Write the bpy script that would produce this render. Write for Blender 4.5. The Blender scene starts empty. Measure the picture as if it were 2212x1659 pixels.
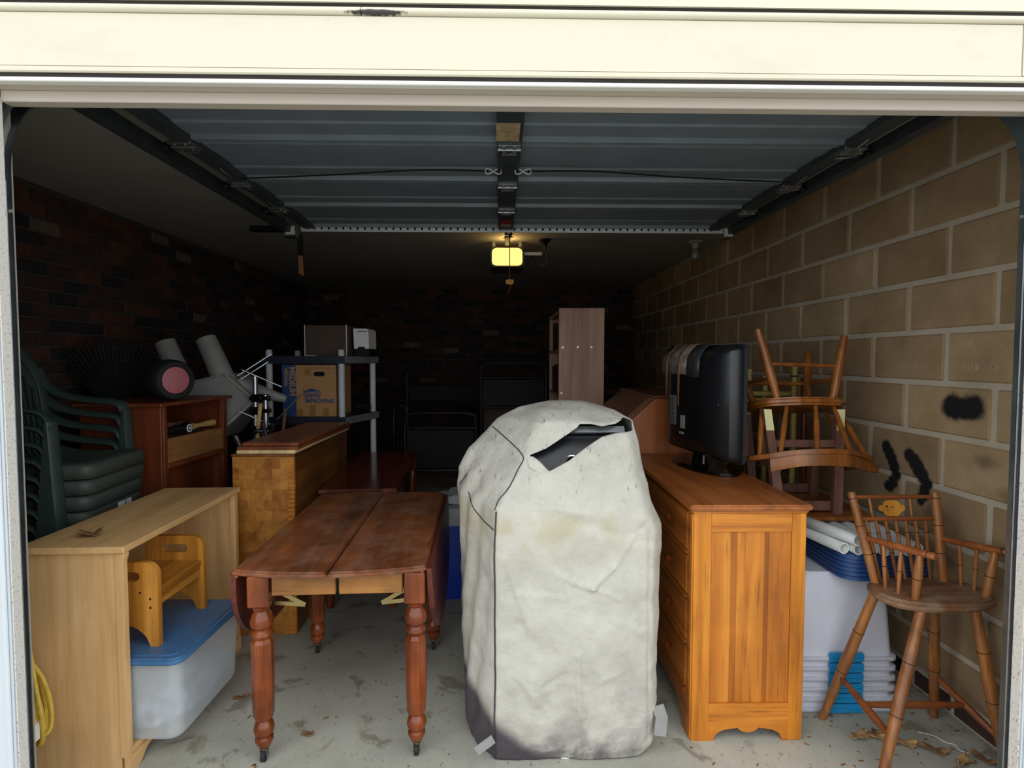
import bpy, bmesh, math, random
from mathutils import Vector, Matrix, noise
from mathutils.bvhtree import BVHTree
random.seed(7)
S = bpy.context.scene
COL = S.collection
PI = math.pi

# ------------------------------------------------------------------ camera, sky, exposure
cd = bpy.data.cameras.new('camera'); cam = bpy.data.objects.new('camera', cd); COL.objects.link(cam)
cd.sensor_fit = 'HORIZONTAL'; cd.sensor_width = 36.0; cd.lens = 36.0 * 1200.0 / 2212.0
cd.clip_start = 0.05
cam.location = (0, 0, 1.45)
cam.rotation_euler = (math.radians(90 - 2.6004), 0, math.radians(-1.2412))
S.camera = cam
w = bpy.data.worlds.new('overcast_sky'); S.world = w; w.use_nodes = True
bg = w.node_tree.nodes['Background']; bg.inputs[0].default_value = (0.93, 0.965, 1.0, 1); bg.inputs[1].default_value = 1.0
S.view_settings.view_transform = 'Standard'; S.view_settings.look = 'None'
S.view_settings.gamma = 1; S.view_settings.use_curve_mapping = False
S.view_settings.exposure = 1.1
S.cycles.transparent_max_bounces = 32
S.cycles.use_denoising = True

# ------------------------------------------------------------------ materials
def lin(h):
    h = h.lstrip('#'); v = [int(h[i:i+2], 16) / 255 for i in (0, 2, 4)]
    return tuple((c / 12.92 if c <= .04045 else ((c + .055) / 1.055) ** 2.4) for c in v) + (1,)
def newmat(n):
    m = bpy.data.materials.new(n); m.use_nodes = True
    nt = m.node_tree; return m, nt, nt.nodes['Principled BSDF']
def N(nt, t, **k):
    n = nt.nodes.new(t)
    for a, b in k.items(): setattr(n, a, b)
    return n
def ramp(nt, stops):
    r = N(nt, 'ShaderNodeValToRGB'); e = r.color_ramp.elements
    while len(e) < len(stops): e.new(.5)
    for el, (p, c) in zip(e, stops): el.position = p; el.color = lin(c) if isinstance(c, str) else c
    return r
def coords(nt, scale, kind='Object'):
    tc = N(nt, 'ShaderNodeTexCoord'); mp = N(nt, 'ShaderNodeMapping')
    mp.inputs['Scale'].default_value = scale
    nt.links.new(tc.outputs[kind], mp.inputs[0]); return mp.outputs[0]
def noise_tex(nt, vec, s, d=4, r=.55, dist=0):
    n = N(nt, 'ShaderNodeTexNoise'); n.inputs['Scale'].default_value = s; n.inputs['Detail'].default_value = d
    n.inputs['Roughness'].default_value = r; n.inputs['Distortion'].default_value = dist
    if vec is not None: nt.links.new(vec, n.inputs[0])
    return n
def mix(nt, a, b, f, mode='MIX'):
    m = N(nt, 'ShaderNodeMix', data_type='RGBA', blend_type=mode)
    for sock, v in ((m.inputs['Factor'], f), (m.inputs['A'], a), (m.inputs['B'], b)):
        if hasattr(v, 'links'): nt.links.new(v, sock)
        elif isinstance(v, str): sock.default_value = lin(v)
        else: sock.default_value = v
    return m.outputs['Result']
def bump(nt, b, h, st, dist=.01):
    n = N(nt, 'ShaderNodeBump'); n.inputs['Strength'].default_value = st; n.inputs['Distance'].default_value = dist
    nt.links.new(h, n.inputs['Height']); nt.links.new(n.outputs[0], b.inputs['Normal'])
def plain(name, c, rough=.5, metal=0, var=.12, s=14, b=0.0, spec=.5):
    m, nt, p = newmat(name); v = coords(nt, (1, 1, 1)); n = noise_tex(nt, v, s, 5)
    c1 = lin(c); lo = tuple(x * (1 - var) for x in c1[:3]) + (1,); hi = tuple(min(1, x * (1 + var)) for x in c1[:3]) + (1,)
    r = ramp(nt, [(.3, lo), (.7, hi)]); nt.links.new(n.outputs[0], r.inputs[0]); nt.links.new(r.outputs[0], p.inputs['Base Color'])
    p.inputs['Roughness'].default_value = rough; p.inputs['Metallic'].default_value = metal; p.inputs['Specular IOR Level'].default_value = spec
    if b: bump(nt, p, n.outputs[0], b)
    return m
def wood(name, cols, axis='Z', s=22, rough=.42, blotch=.35, dark='#2a1408', con=1.0, dust=None):
    m, nt, p = newmat(name)
    def sh(h, k):
        v = [int(h[i:i+2], 16) for i in (1, 3, 5)]; return '#' + ''.join('%02x' % max(0, min(255, int(q * k))) for q in v)
    cols = (sh(cols[0], 1 - .2 * con), cols[1], sh(cols[2], 1 + .05 * con))
    sc = [s, s, s]; sc['XYZ'.index(axis)] = s * .06
    v = coords(nt, sc); n = noise_tex(nt, v, 1.0, 6, .6, .6)
    r = ramp(nt, [(.28, cols[0]), (.5, cols[1]), (.72, cols[2])]); nt.links.new(n.outputs[0], r.inputs[0])
    v2 = coords(nt, (1, 1, 1)); n2 = noise_tex(nt, v2, 3.2, 4, .6, .3)
    r2 = ramp(nt, [(.36, (1, 1, 1, 1)), (.62, (0, 0, 0, 1))]); nt.links.new(n2.outputs[0], r2.inputs[0])
    ml = N(nt, 'ShaderNodeMath', operation='MULTIPLY'); ml.inputs[1].default_value = blotch; nt.links.new(r2.outputs[0], ml.inputs[0])
    c = mix(nt, r.outputs[0], dark, ml.outputs[0])
    # fine dark pores
    sc3 = [s * 7, s * 7, s * 7]; sc3['XYZ'.index(axis)] = s * .35
    n3 = noise_tex(nt, coords(nt, sc3), 1.0, 3); r3 = ramp(nt, [(.56, (0, 0, 0, 1)), (.75, (1, 1, 1, 1))]); nt.links.new(n3.outputs[0], r3.inputs[0])
    m3 = N(nt, 'ShaderNodeMath', operation='MULTIPLY'); m3.inputs[1].default_value = .6 * con; nt.links.new(r3.outputs[0], m3.inputs[0])
    c = mix(nt, c, dark, m3.outputs[0])
    if dust:
        n4 = noise_tex(nt, coords(nt, (1, 1, 1)), 9, 7, .7); r4 = ramp(nt, [(.45, (0, 0, 0, 1)), (.75, (1, 1, 1, 1))]); nt.links.new(n4.outputs[0], r4.inputs[0])
        m4 = N(nt, 'ShaderNodeMath', operation='MULTIPLY'); m4.inputs[1].default_value = dust[1]; nt.links.new(r4.outputs[0], m4.inputs[0])
        c = mix(nt, c, dust[0], m4.outputs[0])
    nt.links.new(c, p.inputs['Base Color']); p.inputs['Roughness'].default_value = rough
    bump(nt, p, n3.outputs[0], .12, .002)
    return m
def metal(name, c, rough=.35, m=1.0): return plain(name, c, rough, m, .15, 20)
def plastic_clear(name, c, alpha):
    m, nt, p = newmat(name); v = coords(nt, (1, 1, 1)); n = noise_tex(nt, v, 6, 4)
    c1 = lin(c); r = ramp(nt, [(.3, tuple(x * .88 for x in c1[:3]) + (1,)), (.7, c1)]); nt.links.new(n.outputs[0], r.inputs[0]); nt.links.new(r.outputs[0], p.inputs['Base Color'])
    p.inputs['Roughness'].default_value = .35; p.inputs['Alpha'].default_value = alpha
    return m
def emit(name, c, st):
    m, nt, p = newmat(name); p.inputs['Base Color'].default_value = lin(c); p.inputs['Emission Color'].default_value = lin(c)
    p.inputs['Emission Strength'].default_value = st; return m

M = {}
M['orange_wood'] = wood('orange_maple', ('#bc6a18', '#d28222', '#e29834'), 'Z', 16, .38, .22, '#7a3c0c')
M['orange_wood_h'] = wood('orange_maple_rail', ('#b8661a', '#cc7c24', '#dc9236'), 'X', 16, .38, .22, '#7a3c0c')
M['orange_board'] = wood('orange_board', ('#b06018', '#c47420', '#d48a30'), 'Z', 13, .38, .3, '#6e340a')
M['orange_dark_board'] = wood('orange_dark_board', ('#8c4a0e', '#a05814', '#b46a20'), 'Z', 13, .38, .3, '#5a2a08')
M['dresser_top'] = wood('dresser_top', ('#8a4c22', '#a05c2c', '#b06a36'), 'Y', 14, .32, .3, '#5a2c10')
M['drawer_wood'] = wood('drawer_wood', ('#9a5416', '#b0661e', '#c47a2c'), 'Y', 15, .4, .3, '#5c2c0a')
M['knob_wood'] = wood('knob_wood', ('#5a2410', '#74341a', '#8c4424'), 'X', 30, .3, .2)
M['light_wood'] = wood('light_laminate', ('#dcae72', '#e6ba80', '#eec690'), 'Z', 16, .5, .22, '#ac7c48', .35)
M['light_wood_h'] = wood('light_laminate_top', ('#dcae72', '#e6ba80', '#eec690'), 'Y', 16, .45, .22, '#ac7c48', .35)
M['bench_wood'] = wood('bench_pine', ('#ac6c22', '#c08232', '#d09446'), 'Z', 18, .35, .3, '#8a5014')
M['bench_wood_h'] = wood('bench_pine_seat', ('#a4661e', '#b87a2c', '#cc8e40'), 'Y', 18, .35, .3, '#8a5014')
M['table_top'] = wood('table_mahogany_top', ('#74401f', '#8a4e2a', '#9c5c34'), 'Y', 12, .34, .5, '#40200f', dust=('#a08878', .45))
M['table_edge'] = wood('table_mahogany', ('#7e3c1c', '#985028', '#ae6434'), 'X', 18, .33, .3, '#451a0c')
M['table_leg'] = wood('table_leg_wood', ('#743014', '#8c441c', '#a45a28'), 'Z', 18, .24, .6, '#42180a')
M['apron_wood'] = wood('apron_oak', ('#8a5620', '#a0682c', '#b47c3c'), 'X', 16, .45, .5, '#50300f')
M['leaf_wood'] = wood('table_leaf_wood', ('#54241a', '#683022', '#7c3c2a'), 'Y', 14, .4, .3, '#2c100a')
M['box_side'] = wood('box_side_wood', ('#7c4a1c', '#8e5a26', '#a06a30'), 'Y', 10, .45, .6, '#4a260c')
def block_wood():
    m, nt, p = newmat('block_box_wood'); v = coords(nt, (1, 1, 1)); sw = N(nt, 'ShaderNodeMapping'); sw.inputs['Rotation'].default_value = (PI / 2, 0, 0); nt.links.new(v, sw.inputs[0])
    br = N(nt, 'ShaderNodeTexBrick', offset=.5); nt.links.new(sw.outputs[0], br.inputs[0])
    for k, q in (('Color1', '#8a5218'), ('Color2', '#c88c40'), ('Mortar', '#7c4a18')): br.inputs[k].default_value = lin(q)
    br.inputs['Scale'].default_value = 1; br.inputs['Mortar Size'].default_value = .0008; br.inputs['Brick Width'].default_value = .085; br.inputs['Row Height'].default_value = .055
    n = noise_tex(nt, v, 16, 7, .7, .6); r = ramp(nt, [(.35, '#5a2c0a'), (.5, '#b07028'), (.7, '#d89c4c')]); nt.links.new(n.outputs[0], r.inputs[0])
    nt.links.new(mix(nt, br.outputs[0], r.outputs[0], .42), p.inputs['Base Color']); p.inputs['Roughness'].default_value = .45; return m
M['block_box'] = block_wood()
M['red_table'] = wood('red_varnish', ('#50221a', '#643022', '#743c2a'), 'Y', 10, .16, .3, '#2c100a')
M['board_dark'] = wood('loose_leaf_brown', ('#7a3e22', '#8c4c2c', '#9c5a36'), 'Y', 12, .4, .3, '#4a2010')
M['board_blond'] = wood('loose_leaf_blond', ('#d8ba80', '#e4ca94', '#eed6a4'), 'Y', 12, .5, .2, '#b08c50')
M['cab_wood'] = wood('cherry_cabinet', ('#6c321a', '#7e3e22', '#8e4a2a'), 'Z', 12, .38, .4, '#42180c')
M['cab_drawer'] = wood('cabinet_drawer_pine', ('#9c6a3c', '#b07c4a', '#c08c58'), 'Y', 10, .5, .5, '#5c3416')
M['desk_wood'] = wood('slant_desk_wood', ('#8c4a1c', '#a05a28', '#b06a34'), 'Z', 12, .4, .35, '#54260c')
M['desk_lid'] = wood('slant_desk_lid', ('#4c2a1a', '#5c3422', '#6c402a'), 'Y', 12, .45, .35, '#2a140c')
M['tan_panel'] = wood('walnut_laminate', ('#a47a66', '#b0866f', '#bc937c'), 'Z', 14, .5, .15, '#86604e')
M['stool_wood'] = wood('stool_maple', ('#8c5426', '#a2662f', '#b87a3e'), 'Z', 20, .38, .55, '#5a2e12', dust=('#8a8078', .2))
M['stool_rail'] = wood('stool_rail_maple', ('#7c4220', '#945228', '#a86434'), 'X', 20, .38, .5, '#4e2410')
M['stool_seat'] = wood('stool_seat_dusty', ('#6e4a30', '#80583a', '#926848'), 'X', 14, .6, .4, '#4a2a18', dust=('#a2947e', .75))
M['groove'] = plain('groove_dark', '#2a140a', .7)
M['capt_wood'] = wood('captain_chair_wood', ('#7c4416', '#965822', '#ac6c30'), 'Z', 18, .33, .5, '#42200a')
M['mauve_wood'] = wood('mauve_painted_leg', ('#6c463c', '#7c5448', '#8a6254'), 'Z', 14, .5, .3, '#4a2c24')
M['tag_yellow'] = plain('sticker_yellow', '#d8d29a', .6, var=.08)
M['bamboo'] = wood('bamboo_cane', ('#b0a050', '#c4b464', '#d0c478'), 'Z', 14, .4, .3, '#7a6c2c')
M['green_plastic'] = plain('dark_green_resin', '#34443f', .38, var=.15, s=9)
M['green_seat'] = plain('dark_green_resin_dusty', '#48504a', .55, var=.25, s=5)
M['white_paint'] = plain('white_paint', '#e6e6e2', .45, var=.04)
M['black_plastic'] = plain('black_plastic', '#15161a', .28, var=.2)
M['black_gloss'] = plain('black_gloss', '#0a0a0c', .08, var=.1)
M['black_rubber'] = plain('black_rubber', '#18181a', .7)
M['dark_metal'] = metal('dark_steel', '#4a4c50', .45)
M['black_metal'] = plain('black_painted_tube', '#1c1d20', .35, .3)
M['steel'] = metal('galvanised_steel', '#a4a8ac', .38)
M['track_steel'] = plain('track_steel', '#6e787c', .4, .75, .3, 8)
M['bright_steel'] = plain('sheen_whitened_zinc', '#dcdee2', .3, .25, .08, 20)  # whitened base with little metal: sky reflection put into the colour
M['chrome'] = metal('chrome', '#d8d8da', .12)
M['brass'] = metal('dull_brass', '#a89668', .4)
M['caster_metal'] = metal('caster_metal', '#8c8674', .4)
M['door_steel'] = plain('door_inner_steel', '#75808a', .5, .15, .1, 6)
M['door_dark'] = plain('door_stile_steel', '#3c4248', .5, .3, .2, 8)
M['paper'] = plain('old_paper', '#a08c6c', .8, var=.3, s=30)
M['paper_white'] = plain('white_label', '#dedede', .7, var=.05)
M['red_label'] = plain('red_label', '#8c2820', .7)
M['green_print'] = plain('green_print', '#2e9c74', .6)
M['cart_grey'] = plain('grey_moulded_plastic', '#8c8c88', .5, var=.1)
M['pink'] = plain('pink_hub', '#b86c74', .55, var=.1)
M['alu'] = metal('aluminium_tube', '#b8c0c8', .35)
M['post_white'] = plain('white_pvc_post', '#c4c8ca', .45, var=.06)
M['navy_plastic'] = plain('navy_shelf_plastic', '#222838', .4, var=.1)
M['grey_shelf'] = plain('grey_shelf_edge', '#74747a', .5)
M['cardboard'] = plain('cardboard', '#b08656', .75, var=.08, s=20)
M['cardboard_tape'] = plain('cardboard_flap', '#94692f', .7)
M['blue_print'] = plain('blue_print', '#20447c', .7, var=.08)
M['brown_box'] = plain('brown_box', '#4c3c34', .7)
M['black_void'] = plain('black_slot', '#050505', .9)
M['blue_lid'] = plain('blue_lid_plastic', '#44709c', .33, var=.1)
M['navy_lid'] = plain('navy_lid_plastic', '#28487c', .33, var=.12)
M['blue_latch'] = plain('cyan_blue_latch', '#1f8cc4', .35, var=.06)
M['blue_bin'] = plain('blue_bin_plastic', '#1c3fa8', .4)
M['grey_lid'] = plain('grey_lid_plastic', '#a4a8ac', .45)
M['clear_tub'] = plastic_clear('frosted_tub', '#e8edee', .36)
M['clear_stack'] = plastic_clear('frosted_stack', '#eef0fc', .72)
M['pvc'] = plain('grey_white_pvc', '#c4c8c6', .4, var=.06)
M['pvc_in'] = plain('pvc_end', '#e4e6e4', .5, var=.03)
M['yellow_cord'] = plain('yellow_cord', '#d4b448', .5, var=.15, s=40)
M['dry_leaf'] = plain('dry_leaf', '#b08c5c', .7, var=.3, s=40)
M['brown_leaf'] = plain('brown_leaf', '#84603c', .7, var=.35, s=40)
M['string'] = plain('white_string', '#d8d4c8', .8)
M['cobweb'] = plain('grey_cobweb', '#6e6a60', .9)
M['tape_brown'] = plain('brown_packing_tape', '#7c5a40', .25, var=.2)
M['tape_clear'] = plain('crinkled_plastic_film', '#6c625c', .18, var=.5, s=25)
M['tv_grey'] = plain('tv_grey_trim', '#5c6268', .3, var=.1)
M['straw'] = plain('straw_bristle', '#c8a868', .7, var=.2, s=60)
M['rake'] = plain('dark_rake_plastic', '#14201c', .6)
M['lens'] = emit('lit_amber_lens', '#ffd676', .72)
M['opener'] = plain('opener_housing', '#3c3a36', .5)
M['bulb'] = plain('unlit_bulb_glass', '#8c8c88', .15)
M['porcelain'] = plain('porcelain', '#b0a89c', .3)
M['red_cord'] = plain('red_cord', '#7c3820', .8)
M['amber_tag'] = plain('amber_handle', '#c08830', .5)
M['orange_strap'] = plain('orange_brown_strap', '#8c5c38', .8)
M['chalk'] = plain('chalk', '#a89880', .9)
M['books'] = plain('dark_books', '#3c2c28', .7, var=.4, s=8)
M['dark_fabric'] = plain('dark_fabric', '#16181a', .8)
M['stripe_cloth'] = plain('blue_white_cloth', '#b4bcd4', .9, var=.6, s=26)

def facade_mat(name, c, st=.22):
    m, nt, p = newmat(name); n = noise_tex(nt, coords(nt, (1, 1, 2.5)), 2.2, 8, .7)
    r = ramp(nt, [(.55, (0, 0, 0, 1)), (.85, (1, 1, 1, 1))]); nt.links.new(n.outputs[0], r.inputs[0])
    ml = N(nt, 'ShaderNodeMath', operation='MULTIPLY'); ml.inputs[1].default_value = st; nt.links.new(r.outputs[0], ml.inputs[0])
    c2 = mix(nt, c, '#9a8e78', ml.outputs[0])
    n2 = noise_tex(nt, coords(nt, (1, 1, 1)), 90, 3); r2 = ramp(nt, [(.70, (0, 0, 0, 1)), (.78, (1, 1, 1, 1))]); nt.links.new(n2.outputs[0], r2.inputs[0])
    m2 = N(nt, 'ShaderNodeMath', operation='MULTIPLY'); m2.inputs[1].default_value = .25; nt.links.new(r2.outputs[0], m2.inputs[0])
    nt.links.new(mix(nt, c2, '#6a6052', m2.outputs[0]), p.inputs['Base Color']); p.inputs['Roughness'].default_value = .45
    bump(nt, p, n2.outputs[0], .08, .002); return m
M['cream'] = facade_mat('cream_vinyl', '#d3cdb8')
M['cream_bead'] = facade_mat('cream_bead', '#d3cdb8')
def bead_stain():
    m = M['cream_bead']; nt = m.node_tree; p = nt.nodes['Principled BSDF']; old = p.inputs['Base Color'].links[0].from_socket
    ge = N(nt, 'ShaderNodeNewGeometry'); s = N(nt, 'ShaderNodeVectorMath', operation='SUBTRACT'); s.inputs[1].default_value = (-.31, 1.45, 2.320); nt.links.new(ge.outputs['Position'], s.inputs[0])
    k = N(nt, 'ShaderNodeVectorMath', operation='MULTIPLY'); k.inputs[1].default_value = (1 / .075, 0, 1 / .006); nt.links.new(s.outputs[0], k.inputs[0])
    l = N(nt, 'ShaderNodeVectorMath', operation='LENGTH'); nt.links.new(k.outputs[0], l.inputs[0]); nz = noise_tex(nt, ge.outputs['Position'], 90, 4)
    a = N(nt, 'ShaderNodeMath', operation='ADD'); nt.links.new(l.outputs['Value'], a.inputs[0]); nt.links.new(nz.outputs[0], a.inputs[1])
    mr = N(nt, 'ShaderNodeMapRange'); mr.inputs['From Min'].default_value = 1.6; mr.inputs['From Max'].default_value = 1.3; nt.links.new(a.outputs[0], mr.inputs['Value'])
    nt.links.new(mix(nt, old, '#3a3634', mr.outputs[0]), p.inputs['Base Color'])
bead_stain()
M['cream_white'] = facade_mat('white_aluminium', '#e4e2de', .1)
M['beige_trim'] = facade_mat('beige_trim_paint', '#bcb2a6', .15)
def speckle_mat():
    m, nt, p = newmat('speckled_white_jamb'); n = noise_tex(nt, coords(nt, (1, 1, .7)), 170, 4, .7)
    r = ramp(nt, [(.56, '#dcdad4'), (.66, '#988a84')]); nt.links.new(n.outputs[0], r.inputs[0]); nt.links.new(r.outputs[0], p.inputs['Base Color'])
    p.inputs['Roughness'].default_value = .6; return m
M['speckle'] = speckle_mat()
M['pale_blue'] = facade_mat('pale_blue_white_wood', '#c4ccd2', .12)
M['tv_dark'] = plain('tv_dark_trim', '#2c3034', .3, var=.1)
M['shadow_gap'] = plain('shade_coloured_gap', '#2a2422', .9)  # near-black colour stands in for shadow in the header recesses

def concrete():
    m, nt, p = newmat('stained_concrete'); v = coords(nt, (1, 1, 1))
    n = noise_tex(nt, v, 1.6, 8, .65); r = ramp(nt, [(.3, '#98978b'), (.5, '#acab9e'), (.7, '#bcbbae')]); nt.links.new(n.outputs[0], r.inputs[0])
    n2 = noise_tex(nt, v, 5.5, 6, .6, .8); r2 = ramp(nt, [(.57, (0, 0, 0, 1)), (.64, (1, 1, 1, 1))]); nt.links.new(n2.outputs[0], r2.inputs[0])
    m2 = N(nt, 'ShaderNodeMath', operation='MULTIPLY'); m2.inputs[1].default_value = .6; nt.links.new(r2.outputs[0], m2.inputs[0])
    c = mix(nt, r.outputs[0], '#6e6048', m2.outputs[0])
    n3 = noise_tex(nt, coords(nt, (60, 34, 1)), 1, 4, .6); r3 = ramp(nt, [(.62, (0, 0, 0, 1)), (.70, (1, 1, 1, 1))]); nt.links.new(n3.outputs[0], r3.inputs[0])
    m3 = N(nt, 'ShaderNodeMath', operation='MULTIPLY'); m3.inputs[1].default_value = .7; nt.links.new(r3.outputs[0], m3.inputs[0])
    c = mix(nt, c, '#5c5240', m3.outputs[0])
    n4 = noise_tex(nt, v, 120, 3); c = mix(nt, c, n4.outputs[0], .12, 'OVERLAY')
    nt.links.new(c, p.inputs['Base Color']); p.inputs['Roughness'].default_value = .8; bump(nt, p, n4.outputs[0], .2, .003); return m
M['concrete'] = concrete()
M['ceiling'] = plain('ceiling_board', '#a4a29c', .85, var=.06, s=2)

WX = 1.84
def gz(z): return 1.45 + (z - 1.45) * WX / 1.82
# sprayed black marks on the block wall (y, z, half width, half height)
SPRAY = [(2.20, 1.255, .055, .05), (2.11, 1.262, .055, .05), (2.155, 1.255, .06, .045),
         (2.578, 1.03, .03, .034), (2.558, 1.005, .03, .034), (2.538, .978, .03, .036), (2.522, .945, .03, .036), (2.518, .912, .03, .036), (2.53, .88, .03, .032), (2.556, .852, .032, .026),
         (2.43, 1.015, .032, .032), (2.402, .995, .034, .036), (2.376, .968, .035, .04), (2.352, .938, .035, .042), (2.335, .905, .034, .042), (2.338, .87, .03, .036), (2.355, .84, .022, .03)]
SOFT = [(2.04, 1.06, .07, .035), (2.28, .80, .08, .05), (1.94, .95, .05, .04), (2.2, .62, .05, .03), (2.02, .45, .04, .03)]
def spray_mask(nt):
    ge = N(nt, 'ShaderNodeNewGeometry'); nz = noise_tex(nt, ge.outputs['Position'], 26, 4)
    cur = None
    for lst, edge, gain in ((SPRAY, (1.35, .75), 1.0), (SOFT, (1.3, .2), .45)):
        for (y, z, ry, rz) in lst:
            s = N(nt, 'ShaderNodeVectorMath', operation='SUBTRACT'); s.inputs[1].default_value = (WX, y, z); nt.links.new(ge.outputs['Position'], s.inputs[0])
            k = N(nt, 'ShaderNodeVectorMath', operation='MULTIPLY'); k.inputs[1].default_value = (0, 1 / ry, 1 / rz); nt.links.new(s.outputs[0], k.inputs[0])
            l = N(nt, 'ShaderNodeVectorMath', operation='LENGTH'); nt.links.new(k.outputs[0], l.inputs[0])
            a = N(nt, 'ShaderNodeMath', operation='ADD'); nt.links.new(l.outputs['Value'], a.inputs[0])
            q = N(nt, 'ShaderNodeMath', operation='MULTIPLY_ADD'); q.inputs[1].default_value = .7; q.inputs[2].default_value = -.35; nt.links.new(nz.outputs[0], q.inputs[0]); nt.links.new(q.outputs[0], a.inputs[1])
            mr = N(nt, 'ShaderNodeMapRange', interpolation_type='SMOOTHSTEP'); mr.inputs['From Min'].default_value = edge[0]; mr.inputs['From Max'].default_value = edge[1]
            mr.inputs['To Min'].default_value = 0; mr.inputs['To Max'].default_value = gain; nt.links.new(a.outputs[0], mr.inputs['Value'])
            if cur is None: cur = mr.outputs[0]
            else:
                mx = N(nt, 'ShaderNodeMath', operation='MAXIMUM'); nt.links.new(cur, mx.inputs[0]); nt.links.new(mr.outputs[0], mx.inputs[1]); cur = mx.outputs[0]
    return cur
def block_mat(name, a, b, c3):
    m, nt, p = newmat(name); ge = N(nt, 'ShaderNodeNewGeometry'); n = noise_tex(nt, ge.outputs['Position'], 3.5, 7, .65)
    r = ramp(nt, [(.3, a), (.5, b), (.72, c3)]); nt.links.new(n.outputs[0], r.inputs[0])
    oi = N(nt, 'ShaderNodeObjectInfo'); r2 = ramp(nt, [(0, '#c8b8a8'), (1, '#f4ece0')]); nt.links.new(oi.outputs['Random'], r2.inputs[0])
    c = mix(nt, r.outputs[0], r2.outputs[0], .8, 'MULTIPLY')
    n2 = noise_tex(nt, ge.outputs['Position'], 150, 4, .7); c = mix(nt, c, n2.outputs[0], .25, 'OVERLAY')
    c = mix(nt, c, '#0c0d10', spray_mask(nt)); nt.links.new(c, p.inputs['Base Color'])
    p.inputs['Roughness'].default_value = .9; bump(nt, p, n2.outputs[0], .35, .004); return m
M['block'] = block_mat('tan_concrete_block', '#968264', '#ae9878', '#c2ae8e')
M['block_mortar'] = block_mat('block_mortar', '#b4aea2', '#c4beb2', '#d0cabe')
def brick_mat(name, a, b):
    m, nt, p = newmat(name); ge = N(nt, 'ShaderNodeNewGeometry'); n = noise_tex(nt, ge.outputs['Position'], 14, 6, .65)
    r = ramp(nt, [(.3, a), (.7, b)]); nt.links.new(n.outputs[0], r.inputs[0]); nt.links.new(r.outputs[0], p.inputs['Base Color'])
    p.inputs['Roughness'].default_value = .9; bump(nt, p, n.outputs[0], .4, .004); return m
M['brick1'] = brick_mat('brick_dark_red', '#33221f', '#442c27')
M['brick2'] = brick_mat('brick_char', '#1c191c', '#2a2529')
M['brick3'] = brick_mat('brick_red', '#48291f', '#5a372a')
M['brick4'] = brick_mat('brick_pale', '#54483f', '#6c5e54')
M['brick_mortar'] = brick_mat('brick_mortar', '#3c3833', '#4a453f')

def cover_mat():
    m, nt, p = newmat('weathered_cover_vinyl')
    ge = N(nt, 'ShaderNodeNewGeometry'); pos = ge.outputs['Position']
    n = noise_tex(nt, pos, 7, 8, .65, .4); r = ramp(nt, [(.32, '#b0ada2'), (.5, '#bebbb0'), (.72, '#c8c5bb')]); nt.links.new(n.outputs[0], r.inputs[0]); c = r.outputs[0]
    sx = N(nt, 'ShaderNodeSeparateXYZ'); nt.links.new(pos, sx.inputs[0])
    def mr(o, a, b):
        k = N(nt, 'ShaderNodeMapRange', interpolation_type='SMOOTHSTEP'); k.inputs['From Min'].default_value = a; k.inputs['From Max'].default_value = b; nt.links.new(o, k.inputs['Value']); return k.outputs[0]
    def mul(*a):
        o = a[0]
        for b in a[1:]:
            k = N(nt, 'ShaderNodeMath', operation='MULTIPLY'); nt.links.new(o, k.inputs[0])
            if hasattr(b, 'links'): nt.links.new(b, k.inputs[1])
            else: k.inputs[1].default_value = b
            o = k.outputs[0]
        return o
    z = sx.outputs['Z']; x = sx.outputs['X']
    ns = noise_tex(nt, pos, 6, 6, .6, .5); nsr = mr(ns.outputs[0], .38, .62)
    # yellowish water stain under the hood crease
    c = mix(nt, c, '#b2a884', mul(mr(z, .70, .84), mr(z, .93, .86), nsr, .6))
    # lower grime band and the purple black mildew round the left foot
    c = mix(nt, c, '#625c66', mul(mr(z, .46, .10), nsr, mr(x, -.1, .15), .42))
    sl = N(nt, 'ShaderNodeMath', operation='MULTIPLY_ADD'); sl.inputs[1].default_value = .75; nt.links.new(x, sl.inputs[0]); nt.links.new(z, sl.inputs[2])
    c = mix(nt, c, '#38303a', mul(mr(sl.outputs[0], .175, .10), mr(ns.outputs[0], .15, .35), mr(x, .28, .12), .95))
    c = mix(nt, c, '#4c444c', mul(mr(z, .14, .02), nsr, .7))
    # dark running flecks on the sloping face
    mp = N(nt, 'ShaderNodeMapping'); mp.inputs['Scale'].default_value = (75, 30, 22); nt.links.new(pos, mp.inputs[0])
    nf = noise_tex(nt, mp.outputs[0], 1, 3, .6); c = mix(nt, c, '#6c6862', mul(mr(nf.outputs[0], .60, .72), mr(z, .88, 1.0), .7))
    nw = noise_tex(nt, pos, 26, 7, .72, .5); c = mix(nt, c, '#8c8884', mul(mr(nw.outputs[0], .62, .8), .5))
    nt.links.new(c, p.inputs['Base Color']); p.inputs['Roughness'].default_value = .55
    nb = noise_tex(nt, pos, 16, 8, .68, .5); bump(nt, p, nb.outputs[0], .5, .016); return m
M['cover'] = cover_mat()
M['strap'] = plain('grey_strap', '#8c8a88', .7)
M['piping'] = plain('dark_piping', '#3a363a', .7)

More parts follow.
